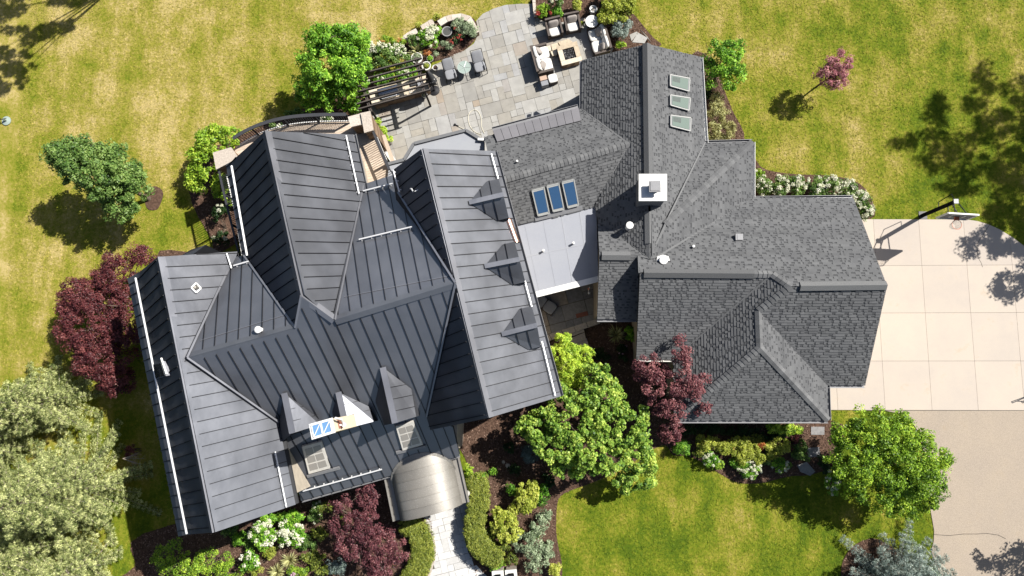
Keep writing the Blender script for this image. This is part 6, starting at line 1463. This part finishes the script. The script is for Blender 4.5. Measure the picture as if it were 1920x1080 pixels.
shrub('lime_plant', 'lime plant beside the porch roof gutter', 'plant', [B(878, 885, .5, .22, .35, .3), B(893, 893, .4, .2, .2, .2)], 'lf_lime', .1, .14, 40, 1.1, 98)
shrub('green_plant', 'small green plant in the sunny mulch by the porch', 'plant', [B(922, 882, .3, .25, .15, .2), B(905, 893, .3, .2, .15, .2)], 'lf_bright', .09, .14, 36, 1, 99)
shrub('green_plant', 'small green plant under the metal gable in the mulch', 'plant', [B(955, 838, .3, .3, .3, .3)], 'lf_dark', .1, .14, 36, 1, 100)
shrub('brown_shrub', 'olive brown low shrub between hedge and grey shrub', 'shrub', [B(935, 1030, .6, .5, .4, .4), B(960, 1050, .5, .4, .3, .3)], 'lf_hedge', .09, .16, 40, .9, 101, tone=(.2, .2))
# --- west front bed
HF = 'hydrangeas in front of the west wing'
for i, (x, y, rx, ry, n) in enumerate([(497, 1000, .75, .7, 24), (543, 1000, .75, .65, 24), (470, 1050, .45, .4, 6)]):
    shrub('hydrangea', ['big white hydrangea left of the pair below the west wing', 'big white hydrangea right of the pair below the west wing', 'small white hydrangea at the bottom left of the pair'][i], 'shrub', [B(x, y, .9, rx, ry, .6)], 'lf_bright', .13, .2, 50, 1.1, 105+i, group=HF, flowers=('petal_white', n, .155))
shrub('leafy_perennial', 'bright green leafy mass under the eave of the west wing', 'plant', [B(545, 968, .8, .7, .35, .5), B(500, 975, .8, .5, .3, .4)], 'lf_bright', .12, .18, 48, 1.0, 108, tone=(.55, .2))
shrub('white_border', 'shaded plants with a few white blooms below the front eave', 'plant', [B(590, 965, .5, .3, .5, .4), B(598, 945, .6, .25, .25, .3)], 'lf_mid', .1, .16, 40, 1.0, 109, flowers=('petal_white', 7, .09))
tree('wild_shrub', 'tall loose green shrub at the bottom edge below the west wing', 'shrub', (365, 1075), [B(345, 1060, 1.5, 1.2, .7, .8), B(400, 1050, 1.3, 1.1, .6, .7), B(310, 1045, 1.7, .6, .5, .6), B(430, 1070, 1.1, .8, .5, .6), B(330, 1020, 1.9, .35, .35, .4)], 'lf_lime', .09, .22, 56, .8, .06, 110, wood='stem', part='foliage', tone=(.42, .22))
shrub('lime_grass', 'lime green clump between hydrangea and mulch', 'plant', [B(508, 1035, .5, .4, .35, .3), B(480, 1065, .5, .4, .3, .3)], 'lf_yellow', .11, .15, 44, 1.1, 111, tone=(.45, .2), aspect=.3)
spiky('ornamental_grass', 'pale striped grass tuft right of the big hydrangeas', 'plant', (545, 1050), .1, 160, .6, 'lf_straw', 8, .03)
spiky('ornamental_grass', 'second striped grass tuft below the first at the bottom edge', 'plant', (520, 1072), .1, 160, .6, 'lf_straw', 9, .03)
shrub('green_cover', 'deep green ground plants shaded by the burgundy maple', 'plant', [B(590, 1045, .4, .6, .4, .3), B(605, 1068, .4, .6, .3, .3)], 'lf_hedge', .1, .15, 44, 1.0, 112, tone=(.35, .2))
shrub('teal_juniper', 'teal blue juniper at the foot of the burgundy maple', 'shrub', [B(632, 1062, .5, .6, .4, .35)], 'lf_blue', .11, .15, 46, 1.1, 113, tone=(.3, .2), aspect=.3)
shrub('pink_phlox', 'small pink flowers at the bottom edge below the grasses', 'flower', [B(550, 1076, .4, .25, .12, .2)], 'lf_mid', .08, .12, 36, 1, 114, flowers=('petal_pink', 6, .07))
shrub('lime_plant', 'lime leaves showing between the burgundy maple branches', 'plant', [B(645, 975, .7, .3, .3, .3), B(740, 1052, .6, .2, .2, .3)], 'lf_lime', .1, .15, 40, 1, 115)
shrub('boxwood', 'green shrub under the front eave left of the burgundy maple', 'shrub', [B(612, 952, .6, .45, .25, .3)], 'lf_hedge', .07, .15, 44, 1.1, 116)
# --- garage bed
shrub('boxwood_ball', 'round clipped boxwood at the lawn corner of the garage bed', 'shrub', [B(1278, 838, .5, .50, .44, .45)], 'lf_bright', .06, .14, 60, 1.6, 120, tone=(.35, .18))
for i, (x, y, rx, ry) in enumerate([(1325, 830, .45, .28), (1360, 838, .4, .3), (1395, 850, .5, .42), (1430, 848, .5, .42), (1462, 835, .4, .35), (1385, 828, .35, .22)]):
    shrub('variegated_shrub', ['first yellow striped shrub right of the boxwood ball', 'second yellow striped shrub in the garage bed', 'yellow striped shrub above the small white phlox', 'yellow striped shrub with orange tips in the garage bed', 'yellow striped shrub nearest the shaded path', 'yellow striped shrub at the back of the garage bed'][i], 'shrub', [B(x, y, .6, rx*1.35, ry*1.3, .45)], 'lf_yellow', .12, .16, 46, 1.1, 121+i, tone=(.55, .24), aspect=.35, group='yellow striped shrubs of the garage bed')
shrub('coral_plant', 'orange red leaves between the striped shrubs', 'plant', [B(1372, 836, .6, .16, .16, .2), B(1428, 836, .6, .16, .18, .2)], 'petal_orange', .08, .12, 40, 1, 128, tone=(.15, .15))
shrub('garden_shrub', 'bright green shrub under the middle of the garage eave', 'shrub', [B(1480, 805, .8, .6, .3, .5), B(1452, 800, .8, .35, .25, .4)], 'lf_lime', .12, .17, 46, 1.1, 129, tone=(.6, .2))
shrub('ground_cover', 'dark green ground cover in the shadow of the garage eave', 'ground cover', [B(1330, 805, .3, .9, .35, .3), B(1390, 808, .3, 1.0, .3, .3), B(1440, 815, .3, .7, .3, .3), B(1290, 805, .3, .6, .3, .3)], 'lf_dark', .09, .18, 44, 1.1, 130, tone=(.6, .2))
for i, (x, y, rx, ry, n) in enumerate([(1333, 862, .35, .30, 12), (1405, 880, .5, .38, 26), (1462, 872, .35, .3, 8), (1560, 905, .3, .55, 14)]):
    shrub('white_phlox', ['white phlox nearest the boxwood ball', 'largest white phlox clump at the lawn edge', 'shaded white phlox right of the largest clump', 'white phlox clump beside the big round tree'][i], 'flower', [B(x, y, .5, rx*1.2, ry*1.2, .35)], 'lf_bright', .09, .15, 40, 1.1, 131+i, flowers=('petal_white', n, .085), group='white phlox clumps along the garage bed')
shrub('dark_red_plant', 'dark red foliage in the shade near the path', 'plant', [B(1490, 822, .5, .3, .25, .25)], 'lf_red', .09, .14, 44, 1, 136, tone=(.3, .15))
shrub('green_shrub', 'dark green shrub beside the shaded stepping stones', 'shrub', [B(1500, 850, .5, .45, .4, .4)], 'lf_mid', .1, .16, 44, 1.1, 137)
for q in ([(1494, 872), (1512, 866), (1528, 884), (1518, 892), (1500, 884)], [(1520, 800), (1545, 800), (1545, 815), (1520, 815)], [(1512, 840), (1535, 838), (1538, 855), (1515, 858)]):
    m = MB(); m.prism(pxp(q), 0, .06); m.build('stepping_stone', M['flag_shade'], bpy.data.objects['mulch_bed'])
GC = 'low planting that fills the front beds'
for k_, (x, y, rx, ry, mt, lb) in enumerate([(1345, 870, .4, .25, 'lf_lime', 'lime filler plant between the two lawn-edge phlox clumps'), (1378, 868, .3, .25, 'lf_bright', 'small green filler just left of the largest phlox clump'),
  (1440, 862, .45, .3, 'lf_mid', 'mid green filler right of the largest phlox clump'), (1500, 835, .4, .4, 'lf_mid', 'mid green filler by the shaded stepping stones'), (1310, 848, .3, .25, 'lf_hedge', 'olive filler between boxwood ball and first phlox'),
  (1545, 870, .35, .4, 'lf_dark', 'dark filler between stepping stones and the big round tree'), (1462, 812, .5, .3, 'lf_mid', 'mid green filler under the garage eave'), (1415, 826, .5, .3, 'lf_hedge', 'olive filler behind the striped shrubs'),
  (575, 1020, .55, .4, 'lf_mid', 'mid green filler between white hydrangeas and burgundy maple'), (450, 1010, .5, .35, 'lf_bright', 'bright filler left of the big hydrangeas'), (600, 1000, .4, .35, 'lf_hedge', 'olive filler under the burgundy maple edge'),
  (470, 1020, .35, .3, 'lf_mid', 'mid green filler touching the left big hydrangea'), (560, 1070, .5, .3, 'lf_lime', 'lime filler at the bottom edge by the pink flowers'), (430, 990, .5, .35, 'lf_mid', 'mid green filler under the west wing eave'),
  (1000, 1000, .4, .3, 'lf_mid', 'mid green filler between yellow and grey shrubs'), (925, 1000, .3, .4, 'lf_hedge', 'olive filler squeezed behind the right hedge'), (965, 880, .35, .25, 'lf_dark', 'dark filler in the shaded front mulch'),
  (1028, 900, .35, .3, 'lf_dark', 'dark filler under the large tree edge'), (930, 1060, .5, .35, 'lf_bright', 'bright filler behind the pier lanterns'), (1025, 1030, .4, .5, 'lf_grey', 'grey filler at the lawn edge of the front bed')]):
    shrub('filler_plant', lb, 'plant', [B(x, y, .35, rx, ry, .3)], mt, .10, .14, 40, 1.1, 300+k_, tone=(.42, .22), group=GC)
# --- courtyard bed
spiky('ornamental_grass', 'olive grass clump in the dark bed beside the entry roof', 'plant', (1155, 628), .05, 150, .6, 'lf_straw', 12, .03)
shrub('green_perennial', 'green perennial against the entry wall in the dark bed', 'plant', [B(1185, 625, .5, .3, .4, .4)], 'lf_bright', .1, .16, 44, 1.1, 140)
shrub('dark_fern', 'dark fern beside the courtyard stepping stones', 'plant', [B(1125, 665, .4, .5, .35, .3)], 'lf_dark', .14, .18, 44, 1.1, 141, aspect=.25)
shrub('pink_geranium', 'pink flowers in the dark bed above the green tree', 'flower', [B(1165, 655, .5, .3, .3, .25), B(1168, 670, .4, .2, .2, .2)], 'lf_dark', .09, .14, 40, 1, 142, flowers=('petal_pink', 5, .07))
# --- beneath the deck and west wall
shrub('hydrangea', 'shaded hydrangea with few white blooms below the west deck', 'shrub', [B(414, 400, .6, .35, .5, .5), B(415, 445, .6, .4, .4, .5)], 'lf_dark', .11, .18, 44, 1, 145, flowers=('petal_white', 6, .12))
shrub('deck_hydrangea', 'white blooms peeping through the curved railing', 'plant', [B(520, 238, 2.3, .35, .2, .3), B(612, 222, 2.3, .3, .15, .3)], 'lf_mid', .1, .16, 40, 1, 146, flowers=('petal_white', 7, .1))
shrub('garden_shrub', 'green shrub between the deck railing and the bright tree', 'shrub', [B(660, 205, .8, .5, .3, .5), B(560, 215, .8, .9, .25, .5)], 'lf_mid', .11, .18, 44, 1, 147)
# --- neighbouring trees just outside the picture, whose shade falls on the lawn and drive
def outside(label, gx, gy, blobs, seed, leaf=.2, cr=.45, dens=.6, per=40):
    """gx, gy in metres"""
    t = thing('shade_tree', label, 'tree', (gx, gy, 0), group='neighbouring trees beyond the frame'); bl = [(gx+a, gy+b, z, rx, ry, rz) for a, b, z, rx, ry, rz in blobs]
    C = lobes(bl, seed, cr, dens); leaf_cloud('crown', C, per, leaf, 'lf_mid', t, seed, loc=(gx, gy, 0))
    trunk(t, (0, 0, 0), [tuple(C[i, :3]-np.array((gx, gy, 0))) for i in range(0, len(C), max(1, len(C)//8))], .09, seed=seed)
def shade_at(px, py, z): p = at(px, py, 0); return p.x+z*.797, p.y+z*.452
x0, y0 = 0, 0
def sh(px, py, z, rx, ry, rz): p = shade_at(px, py, z); return (p[0], p[1], z, rx, ry, rz)
outside('tall open crowned tree outside the frame shading the north-east lawn', 37.0, 17.5, [(a-37.0, b-17.5, c, d, e, f) for a, b, c, d, e, f in
  [sh(1850, 145, 13, .7, .9, .5), sh(1830, 190, 13, .7, .7, .5), sh(1775, 190, 12.5, .8, .6, .5), sh(1760, 215, 12.5, .7, .7, .5), sh(1860, 235, 13, 1.2, .9, .6), sh(1800, 270, 12.5, 1.5, .8, .6),
   sh(1730, 255, 12, 1.1, .5, .5), sh(1690, 270, 12, .7, .35, .4), sh(1905, 170, 13, .7, .8, .5), sh(1905, 220, 13, .9, 1.0, .5), sh(1760, 300, 12, 1.0, .7, .5), sh(1830, 330, 12.5, 1.5, 1.1, .6), sh(1790, 345, 12, .8, .7, .5), sh(1895, 310, 12.5, 1.2, 1.4, .7), sh(1900, 380, 12, 1.1, 1.2, .7), sh(1870, 395, 12, .7, .7, .5), sh(1945, 300, 13, 1.5, 2.5, .9), sh(1960, 200, 13, 1.5, 1.5, .9)]], 200, leaf=.19, cr=.36, dens=1.15, per=46)
x0, y0 = shade_at(1850, 500, 6)
outside('leafy tree outside the frame shading the concrete drive', x0+1.4, y0+.4, [(-1.4, .8, 6, 1.3, .9, .8), (.4, 1.6, 6.4, 1.6, 1.4, .9), (-.6, -1.6, 5.6, 1.15, .8, .7), (1.6, -.6, 6, 1.6, 1.4, .9), (2.4, 1.8, 6.5, 1.8, 1.8, 1)], 201, leaf=.17, cr=.32, dens=1.1, per=50)
outside('conifer outside the frame shading the top left lawn', -20.5, 24.5, [(a+20.5, b-24.5, c, d, e, f) for a, b, c, d, e, f in
  [sh(20, 5, 10, 1.2, .8, .5), sh(8, 28, 9.6, .7, .5, .4), sh(140, 3, 10, .9, .3, .35), sh(110, 0, 10, .6, .3, .3), sh(105, 52, 9.6, 1.1, .35, .4), sh(75, 62, 9.6, .9, .4, .4), sh(130, 45, 9.8, .55, .25, .3), sh(55, 75, 9.4, .5, .3, .3), sh(25, 55, 9.4, .8, .25, .3),
   sh(10, 120, 9, .8, .7, .5), sh(25, 130, 9, .7, .45, .4), sh(40, 150, 9, .3, .5, .3), sh(52, 100, 9, .45, .22, .3), sh(52, 128, 9, .35, .2, .3), sh(5, 160, 9, .6, .6, .4), sh(10, 95, 9, .55, .35, .3)]], 202, leaf=.15, cr=.22, dens=1.5, per=40)
x0, y0 = shade_at(1880, 1050, 4)
outside('small tree outside the frame shading the gravel drive', x0+.4, y0, [(-.8, 0, 4, 1.0, .6, .6), (.4, -.6, 4.2, 1.1, .8, .7), (1.4, .3, 4.4, 1.0, 1.0, .7)], 203, leaf=.17, cr=.3, dens=.9)
